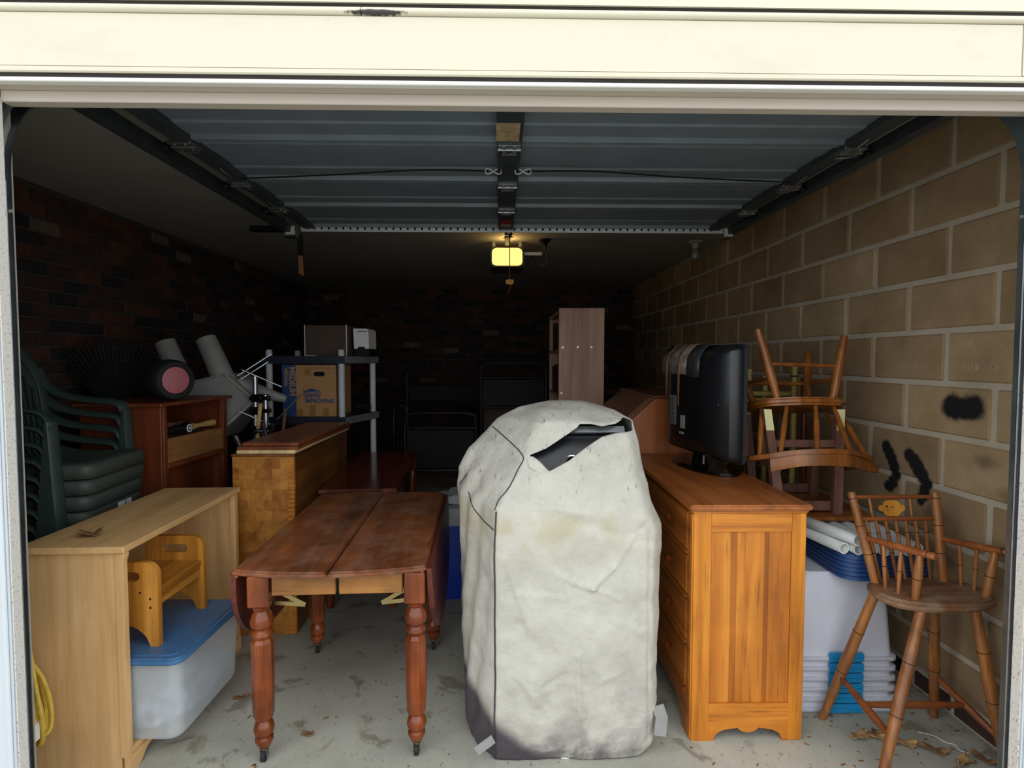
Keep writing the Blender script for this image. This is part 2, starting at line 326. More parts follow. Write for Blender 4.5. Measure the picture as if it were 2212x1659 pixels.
# ------------------------------------------------------------------ geometry helpers
def bmn(): return bmesh.new()
def box(bm, x0, x1, y0, y1, z0, z1, bev=0.0, seg=1, mat=None):
    g = bmesh.ops.create_cube(bm, size=1.0); vs = g['verts']
    for v in vs: v.co = Vector(((x0 + x1) / 2 + v.co.x * (x1 - x0), (y0 + y1) / 2 + v.co.y * (y1 - y0), (z0 + z1) / 2 + v.co.z * (z1 - z0)))
    if bev:
        es = list({e for v in vs for e in v.link_edges})
        r = bmesh.ops.bevel(bm, geom=es, offset=min(bev, .45 * min(abs(x1 - x0), abs(y1 - y0), abs(z1 - z0))), segments=seg, affect='EDGES', clamp_overlap=True)
        vs = list({v for f in r['faces'] for v in f.verts} | {v for v in vs if v.is_valid})
    if mat is not None: bmesh.ops.transform(bm, matrix=mat, verts=vs)
    return vs
def frames(pts, closed):
    n = len(pts); T = []
    for i in range(n):
        a = pts[(i - 1) % n] if (closed or i > 0) else pts[i]; b = pts[(i + 1) % n] if (closed or i < n - 1) else pts[i]
        T.append((b - a).normalized())
    up = Vector((0, 0, 1)) if abs(T[0].z) < .9 else Vector((1, 0, 0))
    u = (up - T[0] * up.dot(T[0])).normalized(); out = []
    for t in T:
        u = (u - t * u.dot(t)); u = u.normalized() if u.length > 1e-6 else t.orthogonal().normalized()
        out.append((t, u, t.cross(u)))
    return out
def tube(bm, pts, r, n=8, closed=False, flat=1.0, prof=None):
    pts = [Vector(p) for p in pts]; fr = frames(pts, closed); rings = []
    for i, (p, (t, u, v)) in enumerate(zip(pts, fr)):
        rr = r[i] if isinstance(r, (list, tuple)) else r; ring = []
        for k in range(n if prof is None else len(prof)):
            if prof is None: a = 2 * PI * k / n; q = p + u * math.cos(a) * rr * flat + v * math.sin(a) * rr
            else: q = p + u * prof[k][0] + v * prof[k][1]
            ring.append(bm.verts.new(q))
        rings.append(ring)
    m = len(rings[0])
    for i in range(len(rings) if closed else len(rings) - 1):
        a, b = rings[i], rings[(i + 1) % len(rings)]
        for k in range(m): bm.faces.new((a[k], a[(k + 1) % m], b[(k + 1) % m], b[k]))
    if not closed: bm.faces.new(rings[0][::-1]); bm.faces.new(rings[-1])
def cyl(bm, a, b, r0, r1=None, n=12): tube(bm, [a, b], [r0, r1 if r1 is not None else r0], n)
def lathe(bm, prof, n=20, loc=(0, 0, 0), mat=None, phase=0.0):
    rings = []; M4 = mat or Matrix.Identity(4); L = Vector(loc)
    for r, z in prof: rings.append([bm.verts.new(L + M4 @ Vector((r * math.cos(2 * PI * k / n + phase), r * math.sin(2 * PI * k / n + phase), z))) for k in range(n)])
    for a, b in zip(rings, rings[1:]):
        for k in range(n): bm.faces.new((a[k], a[(k + 1) % n], b[(k + 1) % n], b[k]))
    bm.faces.new(rings[0][::-1]); bm.faces.new(rings[-1])
def prism(bm, poly, axis, lo, hi, mat=None):
    def P(p, t): return Vector((t, p[0], p[1])) if axis == 'x' else Vector((p[0], t, p[1])) if axis == 'y' else Vector((p[0], p[1], t))
    A = [bm.verts.new(P(p, lo)) for p in poly]; B = [bm.verts.new(P(p, hi)) for p in poly]; n = len(poly)
    fs = [bm.faces.new(A[::-1]), bm.faces.new(B)]
    for k in range(n): fs.append(bm.faces.new((A[k], A[(k + 1) % n], B[(k + 1) % n], B[k])))
    if mat is not None: bmesh.ops.transform(bm, matrix=mat, verts=A + B)
    bmesh.ops.recalc_face_normals(bm, faces=fs)
def rrect(x0, x1, y0, y1, r, n=6):
    out = []
    for cx, cy, a0 in ((x1 - r, y1 - r, 0), (x0 + r, y1 - r, PI / 2), (x0 + r, y0 + r, PI), (x1 - r, y0 + r, 1.5 * PI)):
        for k in range(n + 1): a = a0 + PI / 2 * k / n; out.append((cx + r * math.cos(a), cy + r * math.sin(a)))
    return out
def ell(cx, cy, rx, ry, n=28): return [(cx + rx * math.cos(2 * PI * k / n), cy + ry * math.sin(2 * PI * k / n)) for k in range(n)]
def bez(pts, n=10):
    pts = [Vector(p) for p in pts]; out = []                    # Catmull-Rom through the points
    for i in range(len(pts) - 1):
        p0 = pts[max(i - 1, 0)]; p1 = pts[i]; p2 = pts[i + 1]; p3 = pts[min(i + 2, len(pts) - 1)]
        for k in range(n):
            t = k / n; out.append(.5 * ((2 * p1) + (p2 - p0) * t + (2 * p0 - 5 * p1 + 4 * p2 - p3) * t * t + (3 * p1 - p0 - 3 * p2 + p3) * t ** 3))
    out.append(pts[-1]); return out
def mesh_of(name, bm, mat, smooth=True, ang=35):
    bmesh.ops.recalc_face_normals(bm, faces=bm.faces[:])
    me = bpy.data.meshes.new(name); bm.to_mesh(me); bm.free()
    if mat is not None: me.materials.append(mat)
    if smooth:
        me.polygons.foreach_set('use_smooth', [True] * len(me.polygons)); me.set_sharp_from_angle(angle=math.radians(ang))
    return me
def obj(name, bm, mat, parent=None, smooth=True, label=None, ang=35):
    o = bpy.data.objects.new(name, mesh_of(name, bm, M[mat] if isinstance(mat, str) else mat, smooth, ang)); COL.objects.link(o)
    if parent is not None: o.parent = parent
    if label: o['label'] = label
    return o
def thing(name, label, cat, loc=(0, 0, 0), rotz=0, group=None, rot=None):
    o = bpy.data.objects.new(name, None); COL.objects.link(o); o.location = loc; o.rotation_euler = rot or (0, 0, rotz)
    o.empty_display_size = .1; o['label'] = label; o['category'] = cat
    if group: o['group'] = group
    return o
def tag(o, label, cat, group=None):
    o['label'] = label; o['category'] = cat
    if group: o['group'] = group
    return o
def struct(name, bm, mat, parent=None, smooth=False):
    o = obj(name, bm, mat, parent, smooth)
    if parent is None: o['kind'] = 'structure'
    return o
def dup(root, loc=None, rotz=None, label=None):
    r = root.copy(); COL.objects.link(r)
    if loc is not None: r.location = loc
    if rotz is not None: r.rotation_euler = (0, 0, rotz)
    if label: r['label'] = label
    for ch in list(root.children):
        c = ch.copy(); COL.objects.link(c); c.parent = r
        for g in list(ch.children):
            d = g.copy(); COL.objects.link(d); d.parent = c
    return r
def inst(name, me, parent, loc, rot=(0, 0, 0)):
    o = bpy.data.objects.new(name, me); COL.objects.link(o); o.parent = parent; o.location = loc; o.rotation_euler = rot; return o
def text(name, s, size, mat, loc, rot, parent, ext=.0006, align='CENTER', sx=1.0):
    c = bpy.data.curves.new(name, 'FONT'); c.body = s; c.size = size; c.extrude = ext; c.align_x = align; c.align_y = 'CENTER'; c.offset = size * .03
    c.materials.append(M[mat]); o = bpy.data.objects.new(name, c); COL.objects.link(o); o.location = loc; o.rotation_euler = rot; o.scale = (sx, 1, 1)
    me = bpy.data.meshes.new_from_object(o); bpy.data.objects.remove(o); o = bpy.data.objects.new(name, me); COL.objects.link(o)
    o.location = loc; o.rotation_euler = rot; o.scale = (sx, 1, 1); o.parent = parent
    return o

# ------------------------------------------------------------------ the setting
LX, BY, CZ = -2.6, 7.6, 2.43
b = bmn(); box(b, LX - .2, WX + .2, 1.46, BY + .2, -.12, 0); struct('floor', b, 'concrete')
b = bmn(); box(b, -14, 14, -16, 1.46, -.14, -.012); struct('ground', b, 'concrete')
b = bmn(); box(b, LX - .2, WX + .2, 1.52, BY + .2, CZ, CZ + .12); struct('ceiling', b, 'ceiling')
b = bmn(); box(b, WX, WX + .2, 1.51, BY + .2, -.1, CZ + .1); wr = struct('wall_right', b, 'block_mortar')
b = bmn(); box(b, LX - .2, LX, 1.51, BY + .2, -.1, CZ + .1); wl = struct('wall_left', b, 'brick_mortar')
b = bmn(); box(b, LX - .2, WX + .2, BY, BY + .2, -.1, CZ + .1); wb = struct('wall_back', b, 'brick_mortar')

# concrete blocks of the right wall, each its own piece
CH, BL = .2177, .444; Z0 = gz(.918) - 4 * CH
def block_mesh(l, h, nm='block'):
    b = bmn(); box(b, -.006, .03, -l / 2, l / 2, -h / 2, h / 2, .006); return mesh_of(nm, b, M['block'], False)
bm_full = block_mesh(BL - .024, CH - .024)
for i in range(0, 12):
    za = max(.085, Z0 + i * CH); zb = min(CZ, Z0 + (i + 1) * CH)
    if zb - za < .04: continue
    odd = i % 2; ph = (2.251 if (i - 6) % 2 == 0 else 2.023)
    y = ph - BL * 2 if ph - BL * 2 > 1.0 else ph - BL
    while y < BY:
        ya, yb = max(y, 1.52), min(y + BL, BY)
        if yb - ya > .05:
            full = abs((zb - za) - CH) < .004 and abs((yb - ya) - BL) < .01
            me = bm_full if full else block_mesh(yb - ya - .024, zb - za - .024)
            inst('block', me, wr, (WX - .0015, (ya + yb) / 2 + random.uniform(-.003, .003), (za + zb) / 2), (0, 0, random.uniform(-.004, .004)))
        y += BL
# dark brick course at the foot of the block wall
fm = [None, None]
for k, mm in enumerate(('brick1', 'brick2')):
    b = bmn(); box(b, -.008, .02, -.095, .095, -.032, .032, .005); fm[k] = mesh_of('foot_brick', b, M[mm], False)
y = 1.62
while y < 4.6: inst('brick', fm[random.random() < .3], wr, (WX - .001, y, .042)); y += .215

# bricks
bvar = []
for mm in ('brick1', 'brick2', 'brick3', 'brick4'):
    b = bmn(); box(b, -.011, .02, -.0995, .0995, -.0335, .0335, .005); bvar.append(mesh_of('brick', b, M[mm], False))
def brick_pick():
    r = random.random(); return bvar[0] if r < .48 else bvar[1] if r < .74 else bvar[2] if r < .955 else bvar[3]
PZ, PY = .080, .215
def brick_wall(wall, s0, s1, side, single):
    rest = {}
    nz = int(CZ / PZ)
    for i in range(nz):
        z = .04 + i * PZ; s = s0 + (PY / 2 if i % 2 else 0)
        while s < s1 - .1:
            me = brick_pick(); off = random.uniform(-.003, .004)
            loc = (LX + off, s + PY / 2, z) if side == 'left' else (s + PY / 2, BY - off, z)
            rot = (0, 0, PI) if side == 'left' else (0, 0, PI / 2)
            if side == 'left': rot = (0, 0, PI)
            if single(s + PY / 2, z): inst('brick', me, wall, loc, rot)
            else: rest.setdefault(me.name, [me, []])[1].append((loc, rot))
            s += PY
    for nm, (me, lst) in rest.items():
        b = bmn()
        for loc, rot in lst:
            k = len(b.verts); b.from_mesh(me); b.verts.ensure_lookup_table()
            vs = b.verts[k:]; bmesh.ops.transform(b, matrix=Matrix.Translation(loc) @ Matrix.Rotation(rot[2], 4, 'Z'), verts=vs)
        o = obj('brickwork', b, me.materials[0], wall, False); o['kind'] = 'stuff'
brick_wall(wl, 1.55, BY, 'left', lambda s, z: 2.7 < s < 6.35 and z > 1.2)
brick_wall(wb, LX, WX, 'back', lambda s, z: -2.0 < s < 1.6 and z > 1.35)

# front wall, header and jambs, seen from outside
OX0, OX1, OZ = -1.294, 1.449, 2.117
b = bmn(); box(b, -5, 1.3555, 1.45, 1.5, 2.184, 2.313); box(b, 1.358, 5, 1.448, 1.5, 2.184, 2.313); struct('trim_1', b, 'cream')
b = bmn(); box(b, -5, 5, 1.447, 1.5, 2.1675, 2.1825, .003); struct('trim_2', b, 'cream')
b = bmn(); box(b, -5, 5, 1.4535, 1.5, 2.150, 2.169); struct('trim_3', b, 'shadow_gap')  # recessed strip, its shadow put into the colour
b = bmn(); box(b, -5, 5, 1.448, 1.47, 2.1445, 2.1555, .002); struct('trim_4', b, 'cream_white')
b = bmn(); box(b, -5, 5, 1.455, 1.56, 2.1455, 2.153); struct('trim_5', b, 'beige_trim')
b = bmn(); box(b, OX0, OX1, 1.5, 1.535, OZ, 2.146, .002); struct('trim_6', b, 'beige_trim')
for x0, x1, nm in ((-5, -.349, 'trim_7'), (-.347, 5, 'trim_14')):
    b = bmn(); tube(b, [(x0, 1.452, 2.325), (x1, 1.452, 2.325)], .0105, 12); struct(nm, b, 'cream_bead', None, True)
b = bmn(); box(b, -5, 5, 1.456, 1.5, 2.31, 2.352); struct('trim_8', b, 'shadow_gap')  # shadow lines above and below the bead, put into the colour
b = bmn()
for k in range(8): prism(b, [(1.450, 2.348 + k * .14), (1.5, 2.348 + k * .14), (1.5, 2.488 + k * .14), (1.462, 2.488 + k * .14)], 'x', -5, 5)
box(b, -5, 5, 1.5, 1.6, 2.15, 3.5)
struct('wall_front', b, 'cream')
b = bmn(); box(b, -5, OX0 - .075, 1.47, 1.56, -.02, 2.15); box(b, OX1 + .075, 5, 1.47, 1.56, -.02, 2.15); struct('wall_front_side', b, 'pale_blue')
b = bmn(); box(b, OX0 - .08, OX0 - .001, 1.468, 1.475, 0, 2.112, .002); box(b, OX0 - .02, OX0 - .006, 1.463, 1.4679, 0, 2.11, .002); struct('trim_9', b, 'pale_blue')
b = bmn(); box(b, OX0 - .08, OX0, 1.475, 1.507, 0, 2.13, .002); struct('trim_10', b, 'speckle')
b = bmn(); box(b, OX1 + .001, OX1 + .08, 1.468, 1.475, 0, 2.112, .002); box(b, OX1 + .006, OX1 + .02, 1.463, 1.4679, 0, 2.11, .002); struct('trim_11', b, 'pale_blue')
b = bmn(); box(b, OX1, OX1 + .08, 1.475, 1.507, 0, 2.13, .002); struct('trim_12', b, 'speckle')
# inner face of the front wall between jambs and side walls
b = bmn(); box(b, LX, OX0 - .06, 1.565, 1.6, 0, CZ); box(b, OX1 + .06, WX, 1.565, 1.6, 0, CZ); box(b, OX0 - .06, OX1 + .06, 1.565, 1.6, 2.2, CZ); struct('trim_13', b, 'ceiling')

# ------------------------------------------------------------------ overhead door, tracks, opener
DZ = 2.305
door = thing('overhead_door', 'grey sectional steel garage door raised flat under the ceiling', 'garage door', (0.085, 0, DZ))
DX = 1.33
secs = [(1.74, 2.198), (2.206, 2.673), (2.681, 3.121), (3.129, 3.60)]
for k, (ya, yb) in enumerate(secs):
    b = bmn(); L = yb - ya
    prof = [(ya, .03), (ya, -.012), (ya + .018, -.016), (ya + .022, -.002), (ya + .10 * L, 0), (ya + .12 * L, -.006), (ya + .3 * L, -.006), (ya + .32 * L, 0),
            (ya + .68 * L, 0), (ya + .70 * L, -.007), (ya + .90 * L, -.007), (ya + .92 * L, -.001), (yb - .024, -.001), (yb - .018, -.02), (yb, -.02), (yb, .03)]
    prism(b, prof, 'x', -DX, DX); p = obj('door_section', b, 'door_steel', door, False)
    for sx in (-DX + .035, DX - .035):
        b = bmn(); box(b, sx - .035, sx + .035, ya + .004, yb - .004, -.03, -.004, .002); obj('end_stile', b, 'door_dark', p, False)
    b = bmn(); box(b, -.095, .0, ya + .004, yb - .004, -.032, -.004, .003); obj('centre_stile', b, 'door_dark', p, False)
for k, (ya, yb) in enumerate(secs[:3]):
    for sx in (-DX + .03, -.048, DX - .03):
        b = bmn(); box(b, sx - .045, sx + .045, yb - .035, yb + .045, -.042, -.030, .002); tube(b, [(sx - .045, yb + .004, -.043), (sx + .045, yb + .004, -.043)], .007, 8)
        box(b, sx - .03, sx + .03, yb + .05, yb + .062, -.046, -.03, .001)
        for q in (-.02, .03): cyl(b, (sx - .02, yb + q, -.041), (sx - .02, yb + q, -.049), .006, n=8); cyl(b, (sx + .02, yb + q, -.041), (sx + .02, yb + q, -.049), .006, n=8)
        h = obj('hinge', b, 'steel', door)
        if abs(sx) > .5:
            s = 1 if sx > 0 else -1; b = bmn(); cyl(b, (sx, yb + .02, -.038), (sx + s * .075, yb + .02, -.038), .006, n=8); cyl(b, (sx + s * .06, yb + .02, -.038), (sx + s * .078, yb + .02, -.038), .021, n=14); obj('roller', b, 'dark_metal', h)
b = bmn(); box(b, -DX - .02, DX + .03, 3.605, 3.635, -.010, .0, .001); box(b, -DX - .02, DX + .03, 3.605, 3.609, -.045, -.010)
bar = obj('perforated_strut', b, 'bright_steel', door, False, 'shiny perforated steel strut along the door edge')
b = bmn()
for k in range(58):
    x = -DX + .02 + k * .0455; cyl(b, (x, 3.6049, -.026), (x, 3.603, -.026), .0075, n=8)
o = obj('bolt_hole', b, 'black_void', bar); o['kind'] = 'stuff'
b = bmn(); box(b, -.098, -.012, 1.98, 2.14, -.0335, -.032); obj('label', b, 'paper', door, False, 'peeling beige paper label')
b = bmn(); box(b, -.085, -.012, 3.36, 3.44, -.0335, -.032); obj('label', b, 'red_label', door, False, 'red warning label')
b = bmn(); box(b, -.08, -.018, 3.45, 3.50, -.0335, -.032); obj('label', b, 'paper', door, False, 'beige paper label')
for s in (-1, 1):
    x0 = -.048 + s * .085
    b = bmn(); tube(b, bez([(x0, 2.47, -.035), (x0 + s * .3, 2.49, -.026), (x0 + s * .7, 2.55, -.03), (s * (DX - .06), 2.60, -.034)], 8), .0035, 6); obj('lock_cable', b, 'black_metal', door)
    b = bmn(); tube(b, [(x0 + s * .035 * math.cos(t) - s * .02, 2.47, -.036 + .012 * math.sin(2 * t)) for t in [2 * PI * k / 24 for k in range(24)]], .003, 6, True); obj('cable_clip', b, 'bright_steel', door)
for s, yy in ((-1, 2.42), (1, 2.46), (-1, 2.9), (1, 2.05)):
    b = bmn(); x = s * (DX - .06); tube(b, bez([(x, yy, -.05), (x - s * .02, yy + .06, -.075), (x + s * .04, yy + .13, -.065), (x, yy + .2, -.05)], 6), .003, 6); obj('loose_wire', b, 'steel', door)

def c_track(pts):
    b = bmn(); tube(b, pts, 1, prof=[(-.024, -.026), (.024, -.026), (.030, -.016), (.024, -.021), (-.019, -.021), (-.019, .021), (.024, .021), (.030, .016), (.024, .026), (-.024, .026)]); return b
for s, X, nm in ((-1, -1.362, 'left'), (1, 1.508, 'right')):
    t = thing('door_track', ('dark steel track curving up along the left jamb to the ceiling' if s < 0 else 'dark steel track curving up along the block wall side to the ceiling'), 'door track', (X, 1.55, 0), 0, 'tracks of the overhead door')
    r = .32; arc = [(0, r - r * math.cos(a), DZ - .02 - r + r * math.sin(a)) for a in [PI / 2 * k / 14 for k in range(15)]]
    b = c_track([(0, 0, .03), (0, 0, 1.0), (0, 0, 1.85)]); obj('vertical_rail', b, 'track_steel', t)
    b = bmn(); tube(b, [(-s * .027, .0, .0), (-s * .027, .0, 1.93)], .005, 8); obj('rail_lip', b, 'steel', t)
    b = c_track([(0, 0, 1.86)] + arc); obj('curved_rail', b, 'track_steel', t)
    b = c_track([arc[-1], (0, 1.2, DZ - .02), (0, 2.2, DZ - .02)]); obj('horizontal_rail', b, 'door_dark', t)
    b = bmn(); box(b, -.05, .035, 2.13, 2.20, DZ - .06, DZ + .01, .003); box(b, -.03, -.02, 2.12, 2.16, DZ, CZ - .003); obj('hanger', b, 'steel', t, False)
    b = bmn(); box(b, -s * .02 - .03, -s * .02 + .03, 2.075, 2.079, DZ - .06, DZ - .005, .001); cyl(b, (-s * .02, 2.079, DZ - .03), (-s * .02, 2.07, DZ - .03), .012, n=12); obj('end_plate', b, 'bright_steel', t, False)
    if s < 0:
        b = bmn(); box(b, -.25, -.03, 2.1, 2.16, DZ - .03, DZ + .002, .002); obj('side_brace', b, 'black_metal', t, False)
        b = bmn(); box(b, .02, .055, 2.2, 2.215, DZ - .17, DZ - .03, .003); obj('pulley_strap', b, 'black_metal', t, False)
        b = bmn(); prism(b, [(.025, DZ - .29), (.058, DZ - .305), (.052, DZ - .17), (.022, DZ - .17)], 'y', 2.203, 2.209); obj('tag_strap', b, 'orange_strap', t, False, 'orange brown strap end')

op = thing('door_opener', 'garage door opener with glowing amber lens under the ceiling', 'door opener', (0.06, 4.6, CZ))
b = bmn(); prism(b, rrect(-.125, .125, -.215, -.075, .03, 2), 'y', .0, -.05)
for v in b.verts:
    if v.co.y < -.03: v.co.x *= .93; v.co.z = -.145 + (v.co.z + .145) * .9
obj('light_lens', b, 'lens', op, True, 'glowing amber lens')
ld_ = bpy.data.lights.new('opener_bulb', 'POINT'); ld_.energy = 5.0; ld_.color = (1, .62, .2); ld_.shadow_soft_size = .02
lo_ = bpy.data.objects.new('opener_bulb', ld_); COL.objects.link(lo_); lo_.parent = op; lo_.location = (0, -.02, -.045)
b = bmn(); box(b, -.14, .14, .001, .36, -.225, -.06, .012, 2); obj('housing', b, 'opener', op)
for sx in (-.11, .11):
    b = bmn(); box(b, sx - .012, sx + .012, .1, .104, -.06, -.002); obj('hanger_strap', b, 'steel', op, False)
b = bmn(); box(b, .14, .29, .06, .064, -.12, -.095)
for k in range(7): cyl(b, (.155 + k * .02, .0595, -.1075), (.155 + k * .02, .058, -.1075), .005, n=6)
obj('perforated_brace', b, 'bright_steel', op, False)
b = bmn(); box(b, -.02, .02, -2.9, .05, -.062, -.035, .003); obj('rail', b, 'dark_metal', op, False)
b = bmn(); tube(b, bez([(-.02, -.8, -.06), (-.025, -.82, -.12), (-.015, -.86, -.15)], 6), .008, 6); tube(b, bez([(.02, -.8, -.06), (.025, -.83, -.10), (.01, -.87, -.17)], 6), .008, 6); box(b, -.03, .03, -.84, -.72, -.075, -.06, .003)
for k in range(5): box(b, -.03, .03, -.80 - k * .012, -.795 - k * .012, -.09 - k * .02, -.083 - k * .02)
obj('trolley_arm', b, 'black_metal', op)
b = bmn(); tube(b, bez([(.004, -.80, -.12), (.006, -.8, -.3), (.004, -.80, -.44)], 6), .003, 6); tube(b, bez([(.004, -.80, -.46), (.012, -.8, -.49), (-.004, -.8, -.53)], 5), .004, 6); pc = obj('pull_cord', b, 'red_cord', op, True, 'thin red release cord')
b = bmn(); box(b, -.02, .034, -.81, -.79, -.475, -.442, .006, 2, Matrix.Translation((0, 0, 0)) ); obj('pull_handle', b, 'amber_tag', pc, True, 'amber plastic pull handle')
b = bmn(); lathe(b, [(.05, -.002), (.05, -.012), (.03, -.03), (.012, -.06), (.01, -.09)], 14, (.31, 0, 0)); tube(b, bez([(.31, 0, -.08), (.32, .01, -.2), (.25, .02, -.2), (.2, .1, -.12)], 6), .004, 6)
obj('power_plug', b, 'black_plastic', op)
bl = thing('ceiling_bulb', 'bare unlit bulb in a porcelain holder on the ceiling', 'light bulb', (1.63, 4.65, CZ))
b = bmn(); lathe(b, [(.062, -.001), (.062, -.012), (.03, -.022), (.026, -.06)], 18); obj('holder', b, 'porcelain', bl)
b = bmn(); lathe(b, [(.016, -.06), (.02, -.075), (.034, -.10), (.037, -.122), (.028, -.145), (.008, -.156)], 16); obj('bulb', b, 'bulb', bl)
# ------------------------------------------------------------------ drop-leaf table in front
tb = thing('drop_leaf_table', 'brown drop leaf table on turned legs with black casters, nearest table', 'table', (-.625, 2.5, 0), math.radians(2.2))
TZ = .708
def top_half(s):
    # one half of the top; front and back edges bow outwards
    n = 10; P = []
    xs = [s * .004 + s * (.338 - .004) * k / n for k in range(n + 1)]
    bow = lambda x: .045 * (1 - (x / .338) ** 2)
    P = [(x, -.545 - bow(x)) for x in xs] + [(x, .545 + bow(x)) for x in reversed(xs)]
    b = bmn(); prism(b, P, 'z', TZ - .022, TZ)
    es = [e for e in b.edges if abs(e.verts[0].co.z - e.verts[1].co.z) < 1e-5]
    bmesh.ops.bevel(b, geom=es, offset=.006, segments=2, affect='EDGES'); return b
for s in (-1, 1): obj('tabletop', top_half(s), 'table_top', tb, True)
b = bmn()
for s in (-1, 1): box(b, s * .325 - .006, s * .325 + .006, -.55, .55, TZ - .03, TZ - .018, .003)
obj('edge_moulding', b, 'table_edge', tb)
for s in (-1, 1):
    P = []
    L = .54; D = .36
    for k in range(25):
        a = PI * k / 24; c = math.cos(a); sn = math.sin(a)
        P.append((L * math.copysign(abs(c) ** .8, c), -D * abs(sn) ** .85))
    b = bmn(); prism(b, P, 'x', -.009, .009, Matrix.Translation((.348 if s > 0 else -.337, 0, TZ - .012)) @ Matrix.Rotation(-s * .05, 4, 'Y'))
    obj('drop_leaf', b, 'leaf_wood', tb, False)
    b = bmn()
    for yy in (-.35, .35): box(b, s * .29, s * .338, yy - .03, yy + .03, TZ - .028, TZ - .022)
    obj('leaf_hinge', b, 'brass', tb, False)
LEGX = ((-.248, -.53), (.298, -.53), (-.268, .21), (.300, .21))
b = bmn()
for x0, x1, y in ((-.2, -.006, -.535), (.006, .25, -.535)): box(b, x0, x1, y, y + .022, .612, .686, .003)
for x0, x1 in ((-.205, .018), (.030, .255)):
    o = bmn(); box(o, x0, x1, -.548, -.526, .612, .686, .003); obj('front_apron', o, 'apron_wood', tb, False)
b.free()
for s in (-1, 1):
    o = bmn(); box(o, s * .285 - .01, s * .285 + .01, -.48, .19, .612, .686, .003); obj('side_apron', o, 'apron_wood', tb, False)
o = bmn(); box(o, -.225, .255, .2, .22, .612, .686, .003); obj('back_apron', o, 'apron_wood', tb, False)
for i, (x, y) in enumerate(LEGX):
    b = bmn(); box(b, x - .037, x + .037, y - .032, y + .042, .575, .686, .004)
    lathe(b, [(.026, .577), (.034, .57), (.030, .56), (.026, .555), (.035, .54), (.041, .52), (.038, .50), (.027, .487), (.035, .478), (.037, .468), (.031, .458), (.027, .45)], 22, (x, y + .006, 0))
    lathe(b, [(.030, .452), (.039, .44), (.0395, .3), (.036, .17), (.031, .158)], 8, (x, y + .006, 0), None, PI / 8)
    lathe(b, [(.024, .162), (.03, .158), (.024, .152), (.031, .14), (.036, .122), (.032, .104), (.022, .096), (.031, .088), (.032, .078), (.026, .066), (.022, .056), (.014, .05)], 22, (x, y + .006, 0))
    lg = obj('leg', b, 'table_leg', tb, True, None, 30)
    cy_ = y + .006; b = bmn(); cyl(b, (x, cy_, .05), (x, cy_, .036), .012, .012, 10)
    box(b, x - .012, x - .009, cy_ - .014, cy_ + .010, .015, .046); box(b, x + .009, x + .012, cy_ - .014, cy_ + .010, .015, .046); box(b, x - .012, x + .012, cy_ - .014, cy_ + .012, .044, .048)
    obj('caster_fork', b, 'caster_metal', lg, True)
    b = bmn(); cyl(b, (x - .0075, cy_ - .006, .020), (x + .0075, cy_ - .006, .020), .020, n=20); obj('caster_wheel', b, 'black_rubber', lg)
for s in (-1, 1):
    b = bmn(); a0 = (s * .25 + .025, -.47, .605); e = (s * .14 + .025, -.46, .54)
    for p, q in ((a0, e), ((s * .25 + .025, -.465, .552), e)):
        d = Vector(q) - Vector(p); mt = Matrix.Translation((Vector(p) + Vector(q)) / 2) @ d.to_track_quat('X', 'Z').to_matrix().to_4x4()
        box(b, -d.length / 2, d.length / 2, -.0015, .0015, -.0075, .0075, mat=mt)
    obj('leaf_bracket', b, 'brass', tb, False)

# ------------------------------------------------------------------ reddish table behind it
t2 = thing('red_table', 'glossy dark red table half hidden behind the drop leaf table', 'table', (-.86, 3.85, 0), math.radians(3))
b = bmn(); box(b, -.20, .235, -.73, .555, .692, .714, .004, 2); obj('tabletop', b, 'red_table', t2)
for x0, x1, y0, y1 in ((-.14, .16, -.66, -.64), (-.18, -.16, -.60, .46), (.19, .21, -.60, .46)):
    b = bmn(); box(b, x0, x1, y0, y1, .61, .69, .002); obj('apron', b, 'red_table', t2, False)
for x in (-.165, .195):
    for y in (-.64, .5):
        b = bmn(); lathe(b, [(.022, .0), (.026, .05), (.018, .09), (.024, .14), (.030, .4), (.032, .56), (.022, .58), (.034, .60), (.034, .69)], 16, (x, y, 0)); obj('leg', b, 'table_leg', t2)

# ------------------------------------------------------------------ block patterned long box and three loose boards
bx = thing('wooden_box', 'tall box with square block pattern on its amber wooden end', 'box', (-1.228, 2.885, 0), math.radians(1.0))
b = bmn(); box(b, -.158, .158, 0, .018, 0, .942, .002); obj('end_panel', b, 'block_box', bx, False)
for s in (-1, 1):
    b = bmn(); box(b, s * .15 - .008, s * .15 + .008, .0185, 1.06, 0, .94, .002); obj('side_panel', b, 'box_side', bx, False)
b = bmn(); box(b, -.162, .162, -.004, 1.065, .943, .957, .003); obj('top_panel', b, 'box_side', bx, False)
b = bmn()
for k in range(40): box(b, .122 + .004 * (k % 2), .158, -.0022, .0, .004 + k * .0233, .0175 + k * .0233, .001)
o = obj('finger_joint', b, 'orange_board', bx, False); o['kind'] = 'stuff'
b = bmn(); box(b, -.14, .14, 1.04, 1.06, 0, .94); obj('back_panel', b, 'block_box', bx, False)
for k, (x0, x1, y0, y1, z0, m, lab, rz) in enumerate(((-.15, .155, .02, 1.02, .0, 'board_blond', 'pale blond board, lowest of three boards on the tall box', -.5), (-.155, .165, .035, 1.0, .0185, 'board_dark', 'thin brown board, middle of three boards on the tall box', -.8), (-.14, .155, .06, 1.0, .034, 'board_dark', 'brown board, topmost of three boards on the tall box', -1.0))):
    b = bmn(); box(b, x0, x1, y0, y1, 0, .018 if k != 1 else .0145, .003, 2)
    o = tag(obj('loose_board', b, m, None), lab, 'board', 'boards stacked on the tall box'); o.location = (-1.218, 2.87, .9575 + z0); o.rotation_euler = (0, 0, math.radians(rz))

